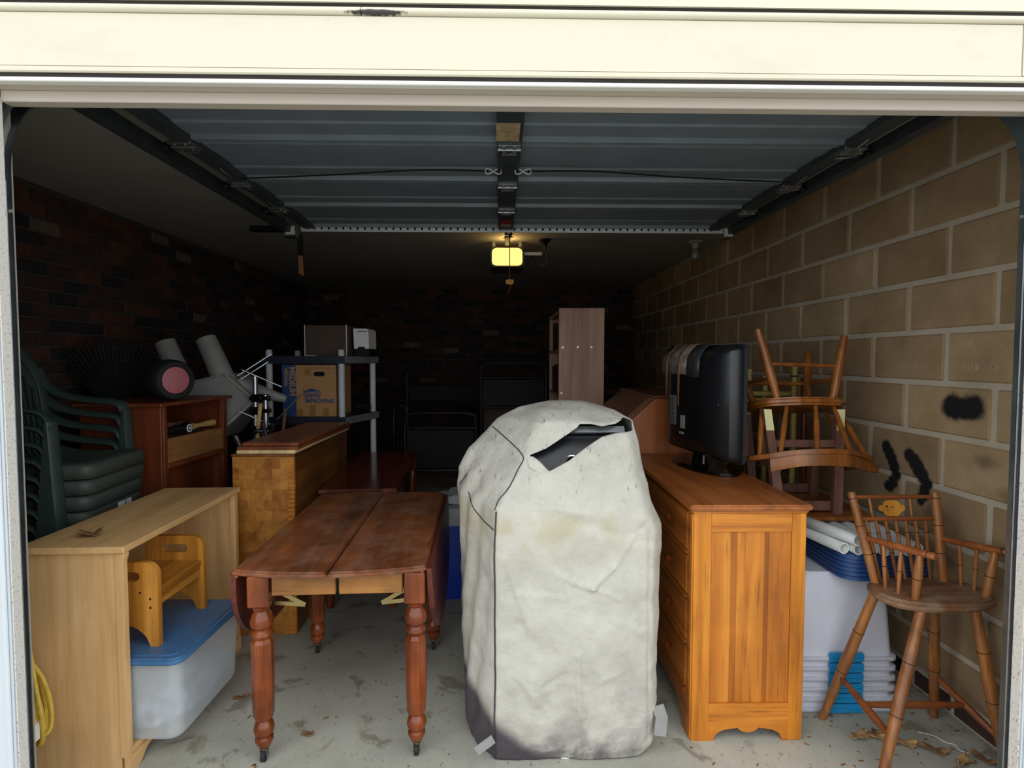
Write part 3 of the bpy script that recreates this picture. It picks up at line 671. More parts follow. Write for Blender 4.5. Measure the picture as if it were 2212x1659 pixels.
# ------------------------------------------------------------------ light wood bookcase, tub, small bench
bc = thing('bookcase', 'light wood laminate bookcase lying open to the side beside the left jamb', 'bookcase', (-1.290, 1.903, 0), math.radians(1.0)); bc.scale = (.94, .94, 1.047)
b = bmn(); box(b, -.375, .01, -.015, .925, .752, .774, .002); obj('top_board', b, 'light_wood_h', bc, False)
b = bmn(); box(b, -.365, -.03, .0, .02, 0, .7515, .001); obj('near_side', b, 'light_wood', bc, False)
b = bmn(); prism(b, [(-.0295, .06), (-.0005, .06), (-.0005, .72), (.006, .738), (.006, .7515), (-.0295, .7515)], 'y', -.004, .02); obj('front_stile', b, 'light_wood', bc, False)
b = bmn(); box(b, -.365, -.03, .892, .912, 0, .7515, .001); obj('far_side', b, 'light_wood', bc, False)
b = bmn(); box(b, -.0295, -.0005, .885, .916, .06, .7515, .001); obj('front_stile', b, 'light_wood', bc, False)
b = bmn(); box(b, -.364, -.352, .021, .891, .08, .75); obj('back_board', b, 'light_wood', bc, False)
b = bmn(); box(b, -.35, -.002, .021, .884, .062, .080, .001); obj('bottom_shelf', b, 'light_wood_h', bc, False)
P = [(-.004, 0), (.05, 0), (.07, .012), (.10, .035), (.16, .043), (.75, .043), (.81, .035), (.84, .012), (.86, 0), (.916, 0), (.916, .0595), (-.004, .0595)]
b = bmn(); prism(b, P, 'x', -.018, .002); obj('plinth', b, 'light_wood_h', bc, False)
b = bmn(); cyl(b, (-.02, .8915, .62), (-.02, .886, .62), .006, n=10); obj('shelf_pin', b, 'steel', bc)
b = bmn(); prism(b, [(-.37, .60), (-.352, .605), (-.35, .62), (-.356, .65), (-.35, .67), (-.37, .675)], 'y', -.004, -.0005); obj('tape_scrap', b, 'paper_white', bc, False, 'torn white tape scrap')
def leaf(name, label, loc, L, rot, mat, group=None, curl=.35, wd=.5):
    b = bmn(); n = 10; cols = []
    for i in range(n + 1):
        t = i / n; hw = L * wd * .5 * math.sin(PI * min(1, t * 1.02)) ** .8 * (1 + .25 * math.sin(t * 19)) + .0012
        z = L * curl * (t - .5) ** 2 + .003
        cols.append([b.verts.new((L * (t - .5), hw * s, z + abs(s) * L * .10 * (1 + math.sin(t * 7 + s)))) for s in (-1, -.5, 0, .5, 1)])
    for a, c in zip(cols, cols[1:]):
        for k in range(4): b.faces.new((a[k], a[k + 1], c[k + 1], c[k]))
    o = obj(name, b, mat, None); md = o.modifiers.new('thick', 'SOLIDIFY'); md.thickness = .0012
    o.location = loc; o.rotation_euler = rot; tag(o, label, 'leaf', group); return o
leaf('dead_leaf', 'curled dry leaf lying on top of the light bookcase', (-1.475, 2.005, .812), .075, (0, .0, .5), 'brown_leaf', None, .6, .8)

tub = thing('storage_tub', 'translucent storage tub with blue lid inside the bookcase', 'storage tub', (-1.358, 1.942, .086), math.radians(-1)); tub.scale = (.945, .945, 1.22)
def tub_shell(b, x0, x1, y0, y1, z0, z1, tap, r, th=.003, open_top=True):
    lev = [(z0, tap, r), (z0 + .012, tap - .006, r), ((z0 + z1) / 2, tap * .5, r), (z1, 0, r)]
    rings = []
    for z, t, rr in lev: rings.append([b.verts.new((x, y, z)) for x, y in rrect(x0 + t, x1 - t, y0 + t, y1 - t, rr)])
    n = len(rings[0])
    for A, B in zip(rings, rings[1:]):
        for k in range(n): b.faces.new((A[k], A[(k + 1) % n], B[(k + 1) % n], B[k]))
    b.faces.new(rings[0][::-1])
b = bmn(); tub_shell(b, -.22, .235, 0, .50, 0, .232, .022, .045); o = obj('body', b, 'clear_tub', tub)
md = o.modifiers.new('wall', 'SOLIDIFY'); md.thickness = .003; md.offset = -1
b = bmn(); prism(b, rrect(-.232, .248, -.012, .512, .05), 'z', .233, .254)
bmesh.ops.bevel(b, geom=[e for e in b.edges if abs(e.verts[0].co.z - e.verts[1].co.z) < 1e-5], offset=.006, segments=2, affect='EDGES')
prism(b, rrect(-.205, .22, .015, .485, .04), 'z', .250, .2565); obj('lid', b, 'blue_lid', tub)
b = bmn()
bmesh.ops.create_uvsphere(b, u_segments=40, v_segments=20, radius=1)
for v in b.verts:
    d = noise.fractal(v.co * 2.4, .8, 2.0, 5) * .14; c = v.co * (1 + d)
    sq = lambda q: math.copysign(min(1, abs(q) ** .6), q)
    v.co = Vector((.20 * sq(c.x) + .008, .235 * sq(c.y) + .25, .062 * sq(c.z) + .066))
    v.co.x = max(-.19, min(.206, v.co.x)); v.co.y = max(.0245, min(.475, v.co.y)); v.co.z = max(.006, v.co.z)
obj('folded_cloth', b, 'stripe_cloth', tub, True, 'blue and white cloth seen through the side')
b = bmn(); box(b, -.03, .05, -.0035, .005, .03, .07, .002); obj('label', b, 'paper_white', tub, False, 'small white label')

be = thing('step_bench', 'small honey pine bench with handle slots standing on the blue lid', 'bench', (-1.366, 2.013, .3995), math.radians(-.5)); be.scale = (.945, .945, .93)
def bench_end(y):
    W = .128; H = .335; out = [(-W, 0), (-W + .03, 0)]
    out += [(-W + .05 + 0.0 * k, .0) for k in range(0)]
    out += [(-.095 + .19 * k / 12, .0 + .085 * math.sin(PI * k / 12) ** .6) for k in range(13)]
    out += [(W, 0), (W, H - .05)] + [(W - .05 + .05 * math.cos(a), H - .05 + .05 * math.sin(a)) for a in [PI / 2 * k / 6 for k in range(1, 7)]]
    out += [(-W + .05 - .05 * math.sin(a), H - .05 + .05 * math.cos(a)) for a in [PI / 2 * k / 6 for k in range(7)]]
    # slot cut: build the panel as a ring-and-bridge polygon
    slot = rrect(-.06, .06, H - .075, H - .038, .018, 4)
    b = bmn()
    ov = [b.verts.new((p[0], 0, p[1])) for p in out]; sv = [b.verts.new((p[0], 0, p[1])) for p in slot]
    oe = [b.edges.new((ov[i], ov[(i + 1) % len(ov)])) for i in range(len(ov)) if (ov[i].co - ov[(i + 1) % len(ov)].co).length > 1e-6]
    se = [b.edges.new((sv[i], sv[(i + 1) % len(sv)])) for i in range(len(sv))]
    bmesh.ops.triangle_fill(b, use_beauty=True, edges=oe + se)
    r = bmesh.ops.extrude_face_region(b, geom=b.faces[:]); vs = [q for q in r['geom'] if isinstance(q, bmesh.types.BMVert)]
    bmesh.ops.translate(b, verts=vs, vec=(0, .024, 0)); bmesh.ops.translate(b, verts=b.verts[:], vec=(0, y, 0))
    return b
for y in (0, .325): obj('end_panel', bench_end(y), 'bench_wood', be, True, None, 40)
for k in range(2):
    b = bmn(); box(b, -.115 + k * .118, .001 + k * .118, .0245, .3245, .205, .225, .003); obj('seat_board', b, 'bench_wood_h', be, False)
b = bmn(); box(b, .09, .112, .0245, .3245, .15, .2045, .003); obj('rail', b, 'bench_wood_h', be, False)
b = bmn()
for x, z in ((.06, .215), (.098, .19), (.098, .155)): cyl(b, (x, -.0008, z), (x, .003, z), .0045, n=10)
o = obj('screw_hole', b, 'black_void', be)

# ------------------------------------------------------------------ yellow cord by the left jamb
co = thing('extension_cord', 'coiled yellow extension cord hanging beside the left jamb', 'cord', (-1.572, 1.815, 0))
random.seed(3)
for k in range(6):
    b = bmn(); cx = .035 + .012 * math.sin(k * 2.1); hw = .038 + .01 * math.sin(k * 1.7); top = .53 - .012 * k; bot = .16 + .012 * ((k * 2) % 5)
    pts = []
    for q in range(40):
        a = 2 * PI * q / 40; tw = .5 + .5 * math.cos(a)
        pts.append((cx - .03 * tw + hw * math.sin(a) * (1.15 - .75 * tw), .012 * math.sin(a * 2 + k) + .008 * k - .02, bot + (top - bot) * tw + .012 * math.sin(3 * a + k)))
    tube(b, pts, .0062, 8, True); obj('cord_loop', b, 'yellow_cord', co)
b = bmn(); tube(b, bez([(-.02, -.03, .31), (.02, -.035, .315), (.05, -.02, .34), (.02, .02, .36), (-.03, .02, .33)], 8), .0062, 8); obj('cord_loop', b, 'yellow_cord', co)
b = bmn(); box(b, .005, .07, -.055, -.015, .205, .275, .008, 2); ob = obj('outlet_box', b, 'white_paint', co, True, 'rust stained white metal outlet box')
b = bmn(); box(b, .042, .056, -.0565, -.054, .228, .245, .003, 2); obj('socket', b, 'black_plastic', ob)
b = bmn(); cyl(b, (.0, -.02, .50), (-.03, -.20, .515), .005, n=8); box(b, -.05, -.01, -.215, -.20, .48, .55); obj('hook', b, 'steel', co)

# ------------------------------------------------------------------ stacked green resin chairs
def resin_chair():
    t = thing('resin_chair', '', 'chair', (0, 0, 0), 0, 'dark green resin chairs in one stack')
    b = bmn(); out = [(x, y) for x, y in rrect(-.20, .29, -.232, .232, .055, 6)]
    out = [(x, y * (.92 + .08 * (x + .2) / .49)) for x, y in out]; n = len(out); rings = []
    for z, q, fl in ((.398, .0, 0), (.440, .0, 0), (.4535, .004, 0), (.459, .014, 0), (.456, .05, 0), (.444, .11, 0), (.440, .17, 0)):
        rings.append([b.verts.new((.045 + (x - .045) * (1 - q / .245), y * (1 - q / .232), z - .014 * max(0, (.1 - x) / .3) + (.006 * abs(y) / .23 if q > .03 else 0))) for x, y in out])
    for A, Bq in zip(rings, rings[1:]):
        for k in range(n): b.faces.new((A[k], A[(k + 1) % n], Bq[(k + 1) % n], Bq[k]))
    b.faces.new(rings[-1]); o = obj('seat', b, 'green_seat', t, True, None, 50); md = o.modifiers.new('thick', 'SOLIDIFY'); md.thickness = .008; md.offset = -1
    # back: arched frame with lattice
    arch = bez([(-.165, -.235, .44), (-.19, -.25, .62), (-.215, -.235, .82), (-.24, -.14, .95), (-.25, 0, .985), (-.24, .14, .95), (-.215, .235, .82), (-.19, .25, .62), (-.165, .235, .44)], 8)
    b = bmn(); tube(b, arch, .034, 10, False, .55); bk = obj('backrest', b, 'green_plastic', t)
    def bx_(z): return -.165 - (z - .44) * .16
    b = bmn()
    for k in range(-6, 7):
        y = k * .033; top = .985 - 1.6 * y * y - 1.2 * abs(y) ** 3; zs = [.46 + (top - .02 - .46) * q / 5 for q in range(6)]
        tube(b, [(bx_(z), y * (1 + .15 * (z - .6)), z) for z in zs], .009, 6, False, .5)
    for z in (.52, .60, .68, .76, .84):
        hw = .225 if z < .8 else .18; tube(b, [(bx_(z) + .004, -hw, z), (bx_(z) - .006, 0, z + .012), (bx_(z) + .004, hw, z)], .007, 6, False, .5)
    obj('back_lattice', b, 'green_plastic', t)
    for s in (-1, 1):
        pts = bez([(-.215, s * .238, .86), (-.19, s * .262, .775), (-.12, s * .275, .725), (0, s * .277, .70), (.10, s * .274, .69), (.15, s * .27, .67), (.172, s * .267, .61)], 6)
        b = bmn(); tube(b, pts, .031, 10, False, .42); obj('armrest', b, 'green_plastic', t)
        pts = [(.168, s * .267, .65), (.178, s * .265, .42), (.19, s * .264, .2), (.20, s * .262, .0)]
        b = bmn(); tube(b, pts, [.034, .036, .034, .028], 10, False, .6); obj('leg', b, 'green_plastic', t)
        pts = [(-.165, s * .235, .46), (-.20, s * .245, .25), (-.23, s * .25, .0)]
        b = bmn(); tube(b, pts, [.034, .034, .026], 10, False, .6); obj('leg', b, 'green_plastic', t)
    return t
ch0 = resin_chair(); order = ['topmost', 'second from the top', 'third from the top', 'fourth from the top', 'fifth from the top', 'sixth from the top', 'seventh from the top', 'eighth from the top', 'lowest']
for k in range(9):
    c = ch0 if k == 0 else dup(ch0)
    c.location = (-2.035 + .007 * (k - 8), 2.56, .068 * k); c.rotation_euler = (0, 0, math.radians(5))
    c['label'] = 'dark green resin chair, %s of the stack beside the bookcase' % order[8 - k]
    if k == 5:
        b = bmn(); box(b, .2985, .301, -.02, .085, .405, .450, .001, 1); lb = obj('price_label', b, 'paper_white', c, False, 'white sticker with green print')
        b = bmn(); prism(b, [(.022, .408), (.034, .408), (.044, .449), (.032, .449)], 'x', .3011, .3016); obj('print_bar', b, 'green_print', lb, False)

# ------------------------------------------------------------------ leaf rake
rk = thing('leaf_rake', 'dark fan rake standing tines up against the brick wall', 'rake', (-2.3, 3.35, 0))
b = bmn()
for k in range(25):
    a = math.radians(-52 + 104 * k / 24); R = .40
    p = [(0 + .0 * q, 0, 0) for q in range(1)]
    pts = [(.02 * math.sin(a), 0, 1.16), (R * .6 * math.sin(a), .01, 1.16 + R * .6 * math.cos(a)), (R * math.sin(a), .0, 1.16 + R * math.cos(a)), ((R + .02) * math.sin(a), -.03, 1.155 + (R + .02) * math.cos(a))]
    tube(b, pts, .0055, 6)
tube(b, [(.27 * math.sin(math.radians(t)), .006, 1.16 + .27 * math.cos(math.radians(t))) for t in range(-50, 51, 10)], .006, 6)
o = obj('tine', b, 'rake', rk); o['kind'] = 'stuff'
b = bmn(); prism(b, [(-.03, 1.10), (.03, 1.10), (.08, 1.24), (-.08, 1.24)], 'y', -.012, .012); obj('hub', b, 'rake', rk)
b = bmn(); cyl(b, (0, 0, 0), (0, 0, 1.12), .014); obj('handle', b, 'rake', rk)

# ------------------------------------------------------------------ cherry cabinet with an open drawer slot
cb = thing('side_cabinet', 'reddish cherry cabinet with open slot above a pine drawer front', 'cabinet', (-1.735, 2.87, 0), math.radians(-3.5))
b = bmn(); box(b, -.45, .02, -.025, .64, 1.205, 1.222, .003); obj('top', b, 'cab_wood', cb, False)
b = bmn(); box(b, -.43, -.002, 0, .02, 0, 1.2045, .002); obj('side_panel', b, 'cab_wood', cb, False)
b = bmn(); box(b, -.43, -.002, .595, .615, 0, 1.2045, .002); obj('side_panel', b, 'cab_wood', cb, False)
b = bmn(); box(b, -.43, -.415, .0205, .5945, 0, 1.2045); obj('back_panel', b, 'cab_wood', cb, False)
b = bmn(); box(b, -.028, -.001, .0205, .05, .02, 1.2045, .002); box(b, -.028, -.001, .57, .5945, .02, 1.2045, .002); obj('front_stile', b, 'cab_wood', cb, False)
b = bmn(); box(b, -.028, -.001, .0505, .5695, .875, .90, .002); box(b, -.4145, -.029, .0205, .5945, .875, .885); obj('drawer_rail', b, 'cab_wood', cb, False)
b = bmn(); box(b, -.022, -.004, .052, .568, .902, 1.03, .002); dr = obj('drawer', b, 'cab_drawer', cb, False, 'pine drawer front without a knob')
b = bmn(); box(b, -.40, -.023, .055, .065, .902, 1.02); box(b, -.40, -.023, .555, .565, .902, 1.02); box(b, -.40, -.023, .066, .554, .902, .91); obj('drawer_box', b, 'cab_drawer', dr, False)
b = bmn(); box(b, -.10, -.085, .0205, .5945, 0, .87); obj('recessed_panel', b, 'cab_wood', cb, False)
sl = Matrix.Translation((-1.72, 3.13, 1.03))
br = thing('whisk_brush', 'straw whisk brush with black handle lying in the cabinet drawer', 'brush', (-1.768, 3.14, 1.062), math.radians(-3))
b = bmn(); lathe(b, [(.004, -.16), (.02, -.14), (.026, -.08), (.022, -.02), (.03, .0), (.03, .03)], 14, (0, 0, 0), Matrix.Rotation(-PI / 2, 4, 'X')); obj('handle', b, 'black_plastic', br)
b = bmn(); lathe(b, [(.027, .03), (.018, .08), (.012, .12), (.016, .2), (.02, .28)], 14, (0, 0, 0), Matrix.Rotation(-PI / 2, 4, 'X')); obj('bristles', b, 'straw', br)
b = bmn(); tube(b, [(.0275, .0 + .02 * math.cos(a), .02 * math.sin(a)) for a in [2 * PI * k / 20 for k in range(20)]], .004, 6, True); cyl(b, (.024, 0, 0), (.031, 0, 0), .007, n=10); obj('ring', b, 'paper_white', br, True, 'white ring mark')
b = bmn(); box(b, -.05, .05, -.07, .07, 0, .03, .002); o = tag(obj('small_carton', b, 'mauve_wood', None, False), 'small dull carton at the back of the drawer slot', 'carton'); o.location = (-1.89, 3.2, 1.062); o.rotation_euler = (0, .0, .2)
b = bmn(); box(b, -.10, .02, -.14, .12, 0, .022, .003); o = tag(obj('dark_book', b, 'books', None, False), 'dark flat book under the small carton in the drawer', 'book'); o.location = (-1.89, 3.2, 1.039)
b = bmn(); box(b, -.13, .13, -.2, .2, 0, .128); o = tag(obj('paper_pad', b, 'books', None, False), 'stack of dark papers filling the cabinet drawer', 'paper'); o.location = (-1.92, 3.17, .9105)

# ------------------------------------------------------------------ grey plastic cart upside down with wheel
ct = thing('toy_cart', 'grey moulded plastic cart lying upside down behind the cabinet', 'cart', (-1.76, 3.66, .9))
def loft(b, A, B):
    va = [b.verts.new(p) for p in A]; vb = [b.verts.new(p) for p in B]; n = len(A)
    b.faces.new(va[::-1]); b.faces.new(vb)
    for k in range(n): b.faces.new((va[k], va[(k + 1) % n], vb[(k + 1) % n], vb[k]))
b = bmn(); loft(b, [(-.42, -.06, .36), (.02, -.12, .46), (.17, -.02, .28), (-.08, -.15, .02), (-.36, -.12, .14)], [(-.42, .26, .36), (.0, .26, .46), (.15, .26, .28), (-.06, .26, .02), (-.36, .26, .14)])
bmesh.ops.bevel(b, geom=b.edges[:], offset=.02, segments=2, affect='EDGES'); obj('body', b, 'cart_grey', ct)
b = bmn(); tube(b, [(.04, .03, .40), (.16, .05, .33), (.33, .08, .28)], [.05, .05, .024], 12); obj('tongue', b, 'cart_grey', ct)
for p, q, r in (((-.34, .02, .44), (-.43, .03, .66), .062), ((-.03, -.02, .42), (-.15, .0, .68), .062)):
    b = bmn(); cyl(b, p, q, r * 1.12, r, 20); lathe(b, [(r * 1.3, 0), (r * 1.2, .03)], 20, p); obj('leg', b, 'cart_grey', ct)
b = bmn(); loft(b, [(-.52, -.02, .26), (-.36, -.06, .26), (-.34, -.06, .36), (-.5, -.02, .43)], [(-.52, .2, .26), (-.36, .2, .26), (-.34, .2, .36), (-.5, .2, .43)]); bmesh.ops.bevel(b, geom=b.edges[:], offset=.015, segments=2, affect='EDGES'); obj('fender', b, 'cart_grey', ct)
wh = thing('cart_wheel', 'black wheel with pink hub resting on top of the cherry cabinet', 'wheel', (-1.80, 3.06, 1.2225), math.radians(-31))
mt = Matrix.Rotation(PI / 2, 4, 'Y')
b = bmn(); lathe(b, [(.06, -.06), (.095, -.06), (.108, -.045), (.112, -.02), (.112, .03), (.108, .055), (.098, .068), (.075, .07), (.07, .055)], 32, (0, 0, .112), mt); obj('tyre', b, 'black_rubber', wh)
b = bmn(); lathe(b, [(.02, .05), (.073, .056), (.072, .066), (.066, .069)], 28, (0, 0, .112), mt); obj('hub', b, 'pink', wh, True, 'flat pink hub disc')

# ------------------------------------------------------------------ tangle of tubes: folded walker, golf cart, sticks
wk = thing('folded_walker', 'folded aluminium frame with black clamps standing left of the shelving', 'walker', (-1.530, 3.575, 0), math.radians(10))
for x, y, z1 in ((-.03, 0, 1.34), (.035, -.02, 1.22)):
    b = bmn(); cyl(b, (x, y, 0), (x, y, z1), .017, n=14); obj('tube', b, 'alu', wk)
for z in (1.0, 1.12, 1.20):
    b = bmn(); box(b, -.06, .065, -.04, .02, z - .025, z + .025, .012, 2); cyl(b, (0, -.05, z), (0, .03, z), .012); obj('clamp', b, 'black_gloss', wk)
b = bmn(); box(b, .016, .054, -.0405, -.0385, .90, 1.0, .001); lb = obj('label', b, 'paper_white', wk, False, 'white and red sticker')
b = bmn(); box(b, .02, .05, -.0415, -.0405, .955, .985); obj('print', b, 'red_label', lb, False)
for p in (((-.14, .02, 1.34), (.06, .05, 1.48)), ((-.12, .03, 1.32), (.04, .05, 1.43)), ((-.10, -.02, 1.38), (.13, .0, 1.27)), ((.1, .0, 1.06), (.25, -.03, 1.22)), ((-.12, -.03, 1.12), (.08, 0, 1.02))):
    b = bmn(); cyl(b, p[0], p[1], .0055, n=10); obj('rod', b, 'alu', wk)
gc = thing('golf_trolley', 'folded black trolley with bent tubes between cabinet and tall box', 'trolley', (-1.53, 3.44, 0))
for pts, r, m in (([(-.12, 0, .55), (0, .02, .8), (.10, .03, .98), (.12, .03, 1.05)], .016, 'black_metal'), ([(-.13, 0, .72), (.03, -.02, .82), (.09, 0, .93), (.06, .02, 1.05)], .013, 'dark_metal'), ([(-.04, .05, .9), (.02, .0, 1.0), (.08, .02, 1.0)], .012, 'dark_metal'), ([(-.09, -.02, .98), (-.06, 0, .86), (-.03, 0, .6)], .014, 'steel')):
    b = bmn(); tube(b, bez(pts, 6), r, 10); obj('bent_tube', b, m, gc)
b = bmn(); lathe(b, [(.09, -.02), (.13, -.02), (.135, 0), (.13, .02), (.09, .02)], 24, (.02, .1, .135), Matrix.Rotation(PI / 2, 4, 'Y')); obj('wheel', b, 'black_rubber', gc)
b = bmn(); cyl(b, (0, .1, .135), (-.10, .0, .6), .014); cyl(b, (0, .1, .135), (.05, .1, .135), .012); obj('stem', b, 'black_metal', gc)
b = bmn(); prism(b, [(-.03, .58), (.04, .66), (-.03, .74)], 'y', -.01, .01); obj('grey_bracket', b, 'cart_grey', gc, False)
for nm, lab, p, q, m in (('wooden_rod', 'worn yellow wooden tool handle beside the cherry cabinet', (-1.645, 3.56, .0), (-1.49, 3.48, 1.17), 'straw'), ('brown_stick', 'thin brown stick leaning on the white shelving post', (-1.60, 3.86, .0), (-1.50, 3.9, 1.10), 'orange_strap')):
    b = bmn(); cyl(b, p, q, .014, .012, 12); tag(obj(nm, b, m, None), lab, 'stick')

# ------------------------------------------------------------------ white post shelving with boxes
sh = thing('shelving_unit', 'plastic shelving with white posts and navy shelves near the back', 'shelf unit', (-1.41, 4.05, 0), math.radians(-2))
PX = ((-.26, 0), (.265, .0), (.38, .42), (-.22, .42))
for x, y in PX:
    b = bmn(); lathe(b, [(.023, 0), (.023, 1.50), (.019, 1.515)], 16, (x, y, 0)); obj('post', b, 'post_white', sh)
def shelf(z, h):
    b = bmn(); prism(b, [(-.30, -.035), (.30, -.035), (.415, .455), (-.25, .455)], 'z', z, z + h); s = obj('shelf', b, 'navy_plastic', sh, False)
    b = bmn(); prism(b, [(.301, -.033), (.304, -.033), (.419, .453), (.416, .453)], 'z', z + .002, z + h - .002); obj('shelf_edge', b, 'grey_shelf', s, False)
shelf(.975, .055); shelf(1.415, .055); shelf(.12, .05)
cbx = thing('moving_box', 'cardboard moving box with blue lettering on the lower shelf', 'box', (-1.395, 4.06, 1.0305), math.radians(-2))
b = bmn(); box(b, -.185, .205, 0, .36, 0, .375, .003); obj('carton', b, 'cardboard', cbx, False)
b = bmn(); box(b, -.1855, -.085, -.0012, -.0002, .001, .374); box(b, -.1865, -.1852, -.001, .36, .001, .374); obj('blue_band', b, 'blue_print', cbx, False, 'printed blue band')
RX = (PI / 2, 0, 0)
text('lettering', 'MEDIUM', .064, 'cardboard', (-.113, -.0018, .255), (PI / 2, PI / 2, 0), cbx, .0004, 'CENTER', .88)
text('lettering', 'MEDIANA', .034, 'cardboard', (-.158, -.0018, .285), (PI / 2, PI / 2, 0), cbx, .0004, 'CENTER', .85)
b = bmn(); prism(b, [(-.035, .15), (.09, .15), (.09, .185), (.075, .19), (.0275, .205), (-.02, .19), (-.035, .185)], 'y', -.0014, -.0003); obj('house_logo', b, 'blue_print', cbx, False, 'blue gabled logo patch')
text('lettering', "LOWE'S", .034, 'cardboard', (.0275, -.002, .168), RX, cbx, .0004)
text('lettering', 'NEVER STOP', .020, 'blue_print', (.03, -.001, .138), RX, cbx, .0005)
text('lettering', 'IMPROVING', .040, 'blue_print', (.085, -.001, .112), RX, cbx, .0005)
b = bmn(); tube(b, [(-.03 + .22 * k / 60, -.0012, .352 + .004 * math.sin(k * 2.3) * (1 - .5 * math.sin(k * .7))) for k in range(61)], .0012, 4); obj('faded_print_line', b, 'blue_print', cbx, False, 'faded line of illegible print')
b = bmn(); prism(b, rrect(.045, .125, .292, .325, .015, 4), 'y', -.0015, -.0003); obj('hand_hole', b, 'black_void', cbx, False)
for x, z0, z1 in ((-.06, .001, .05), (.03, .001, .08), (.13, .001, .06), (.0, .30, .345)):
    b = bmn(); box(b, x - .022, x + .022, -.0012, -.0003, z0, z1); obj('tape_strip', b, 'cardboard_tape', cbx, False)
pb = thing('picture_carton', 'dark brown carton with pale edges on the top shelf', 'box', (-1.275, 4.12, 1.4705), math.radians(-3))
b = bmn(); box(b, -.16, .15, 0, .3, 0, .225, .003); obj('carton', b, 'brown_box', pb, False)
for x in (-.16, .15):
    b = bmn(); box(b, x - .0025, x + .0025, -.003, .0, .0, .228); obj('edge_strip', b, 'paper_white', pb, False)
b = bmn(); box(b, -.16, -.08, -.003, 0, -.0003, .004); obj('edge_strip', b, 'paper_white', pb, False)
fb = thing('file_box', 'small white storage carton with black base on the top shelf', 'box', (-1.04, 4.2, 1.4705), math.radians(-4))
b = bmn(); prism(b, [(-.055, .055), (.058, .055), (.055, .19), (.04, .205), (-.06, .205)], 'y', 0, .19); obj('carton', b, 'paper_white', fb, False)
b = bmn(); box(b, -.052, .058, .001, .19, 0, .0548); prism(b, [(-.03, .055), (.03, .055), (.022, .07), (-.022, .07)], 'y', -.0015, .0); obj('base', b, 'black_plastic', fb, False)
b = bmn(); tube(b, [(-.03 + .075 * k / 30, -.0012, .184 + .004 * math.sin(k * 2.1)) for k in range(31)], .0018, 4); obj('faded_print_line', b, 'black_plastic', fb, False, 'illegible dark print')
b = bmn(); cyl(b, (0, 0, 0), (.08, -.1, 0), .028, n=16); o = tag(obj('black_tube', b, 'black_plastic', None), 'short black tube poking past the shelving post', 'tube'); o.location = (-1.09, 4.35, 1.08)

# ------------------------------------------------------------------ things at the dark back
def steel_frame(nm, lab, cat, loc, w, h, z0, d, panel, rz=0):
    t = thing(nm, lab, cat, loc, rz)
    b = bmn(); tube(b, bez([(-w / 2, 0, 0), (-w / 2, 0, z0), (-w / 2, 0, h - .08), (-w / 2 + .06, 0, h), (0, 0, h + .01), (w / 2 - .06, 0, h), (w / 2, 0, h - .08), (w / 2, 0, z0), (w / 2, 0, 0)], 5), .0125, 8); obj('frame_tube', b, 'dark_metal', t)
    b = bmn(); cyl(b, (-w / 2, 0, h - .13), (w / 2, 0, h - .13), .010, n=8); cyl(b, (-w / 2, 0, z0), (w / 2, 0, z0), .010, n=8); obj('cross_bar', b, 'dark_metal', t)
    if panel: b = bmn(); box(b, -w / 2 + .015, w / 2 - .015, -.006, .006, z0 + .02, h - .15, .004); obj('panel', b, 'dark_fabric', t)
    for s in (-1, 1):
        b = bmn(); tube(b, [(s * w / 2, 0, z0), (s * w / 2, d, 0)], .0125, 8); obj('rear_leg', b, 'dark_metal', t)
    return t
steel_frame('folding_chair', 'black folding chair with steel frame in the dark by the tan bookcase', 'chair', (.13, 5.3, 0), .62, 1.40, .98, .3, True)
steel_frame('bed_frame', 'low dark tubular frame behind the red table', 'bed frame', (-.56, 5.2, 0), .66, .93, .40, .4, True)
steel_frame('luggage_cart', 'narrow dark steel cart left of the low tubular frame', 'cart', (-1.03, 5.75, 0), .14, .96, .3, .3, False)
steel_frame('screen_frame', 'tall faint black frame against the back brick wall', 'frame', (-.62, 6.4, 0), .9, 1.30, .95, .3, True)
for k, (x, y, z, a, c, h, lab) in enumerate(((-.0, 5.7, 0, .34, .3, 1.0, 'dark brown carton under the folding chair in the back'), (.36, 5.75, 0, .3, .3, 1.05, 'brown carton between folding chair and tan bookcase'))):
    b = bmn(); box(b, -a / 2, a / 2, 0, c, 0, h, .004); o = tag(obj('carton', b, 'brown_box', None, False), lab, 'box'); o.location = (x, y, z)
bb = thing('blue_bin', 'blue plastic bin with grey lid between the tables and the covered grill', 'bin', (-.18, 3.28, 0))
b = bmn(); tub_shell(b, -.22, .22, 0, .42, 0, .455, .02, .04); obj('body', b, 'blue_bin', bb)
b = bmn(); prism(b, rrect(-.235, .235, -.012, .435, .04), 'z', .456, .56); obj('lid', b, 'grey_lid', bb)
b = bmn(); prism(b, rrect(-.15, .12, .05, .3, .04), 'z', .0, .06); bmesh.ops.bevel(b, geom=b.edges[:], offset=.012, affect='EDGES'); o = tag(obj('crumpled_bag', b, 'grey_lid', None), 'crumpled grey bag lying on the blue bin', 'bag'); o.location = (-.18, 3.28, .561)
ts = thing('tall_bookcase', 'tall tan bookcase with four bolts on its side panel near the back', 'bookcase', (.445, 4.2, 0))
b = bmn(); box(b, 0, .345, 0, .02, 0, 1.832, .002); sp = obj('side_panel', b, 'tan_panel', ts, False)
b = bmn()
for x, z in ((.03, 1.535), (.143, 1.537), (.247, 1.537), (.02, 1.19)): cyl(b, (x, -.006, z), (x, .0, z), .008, .009, 10)
o = obj('bolt', b, 'bright_steel', sp); o['kind'] = 'stuff'
b = bmn(); box(b, .003, .345, .82, .84, 0, 1.83); obj('side_panel', b, 'tan_panel', ts, False)
b = bmn(); box(b, .335, .345, .0205, .8195, 0, 1.83); obj('back_panel', b, 'tan_panel', ts, False)
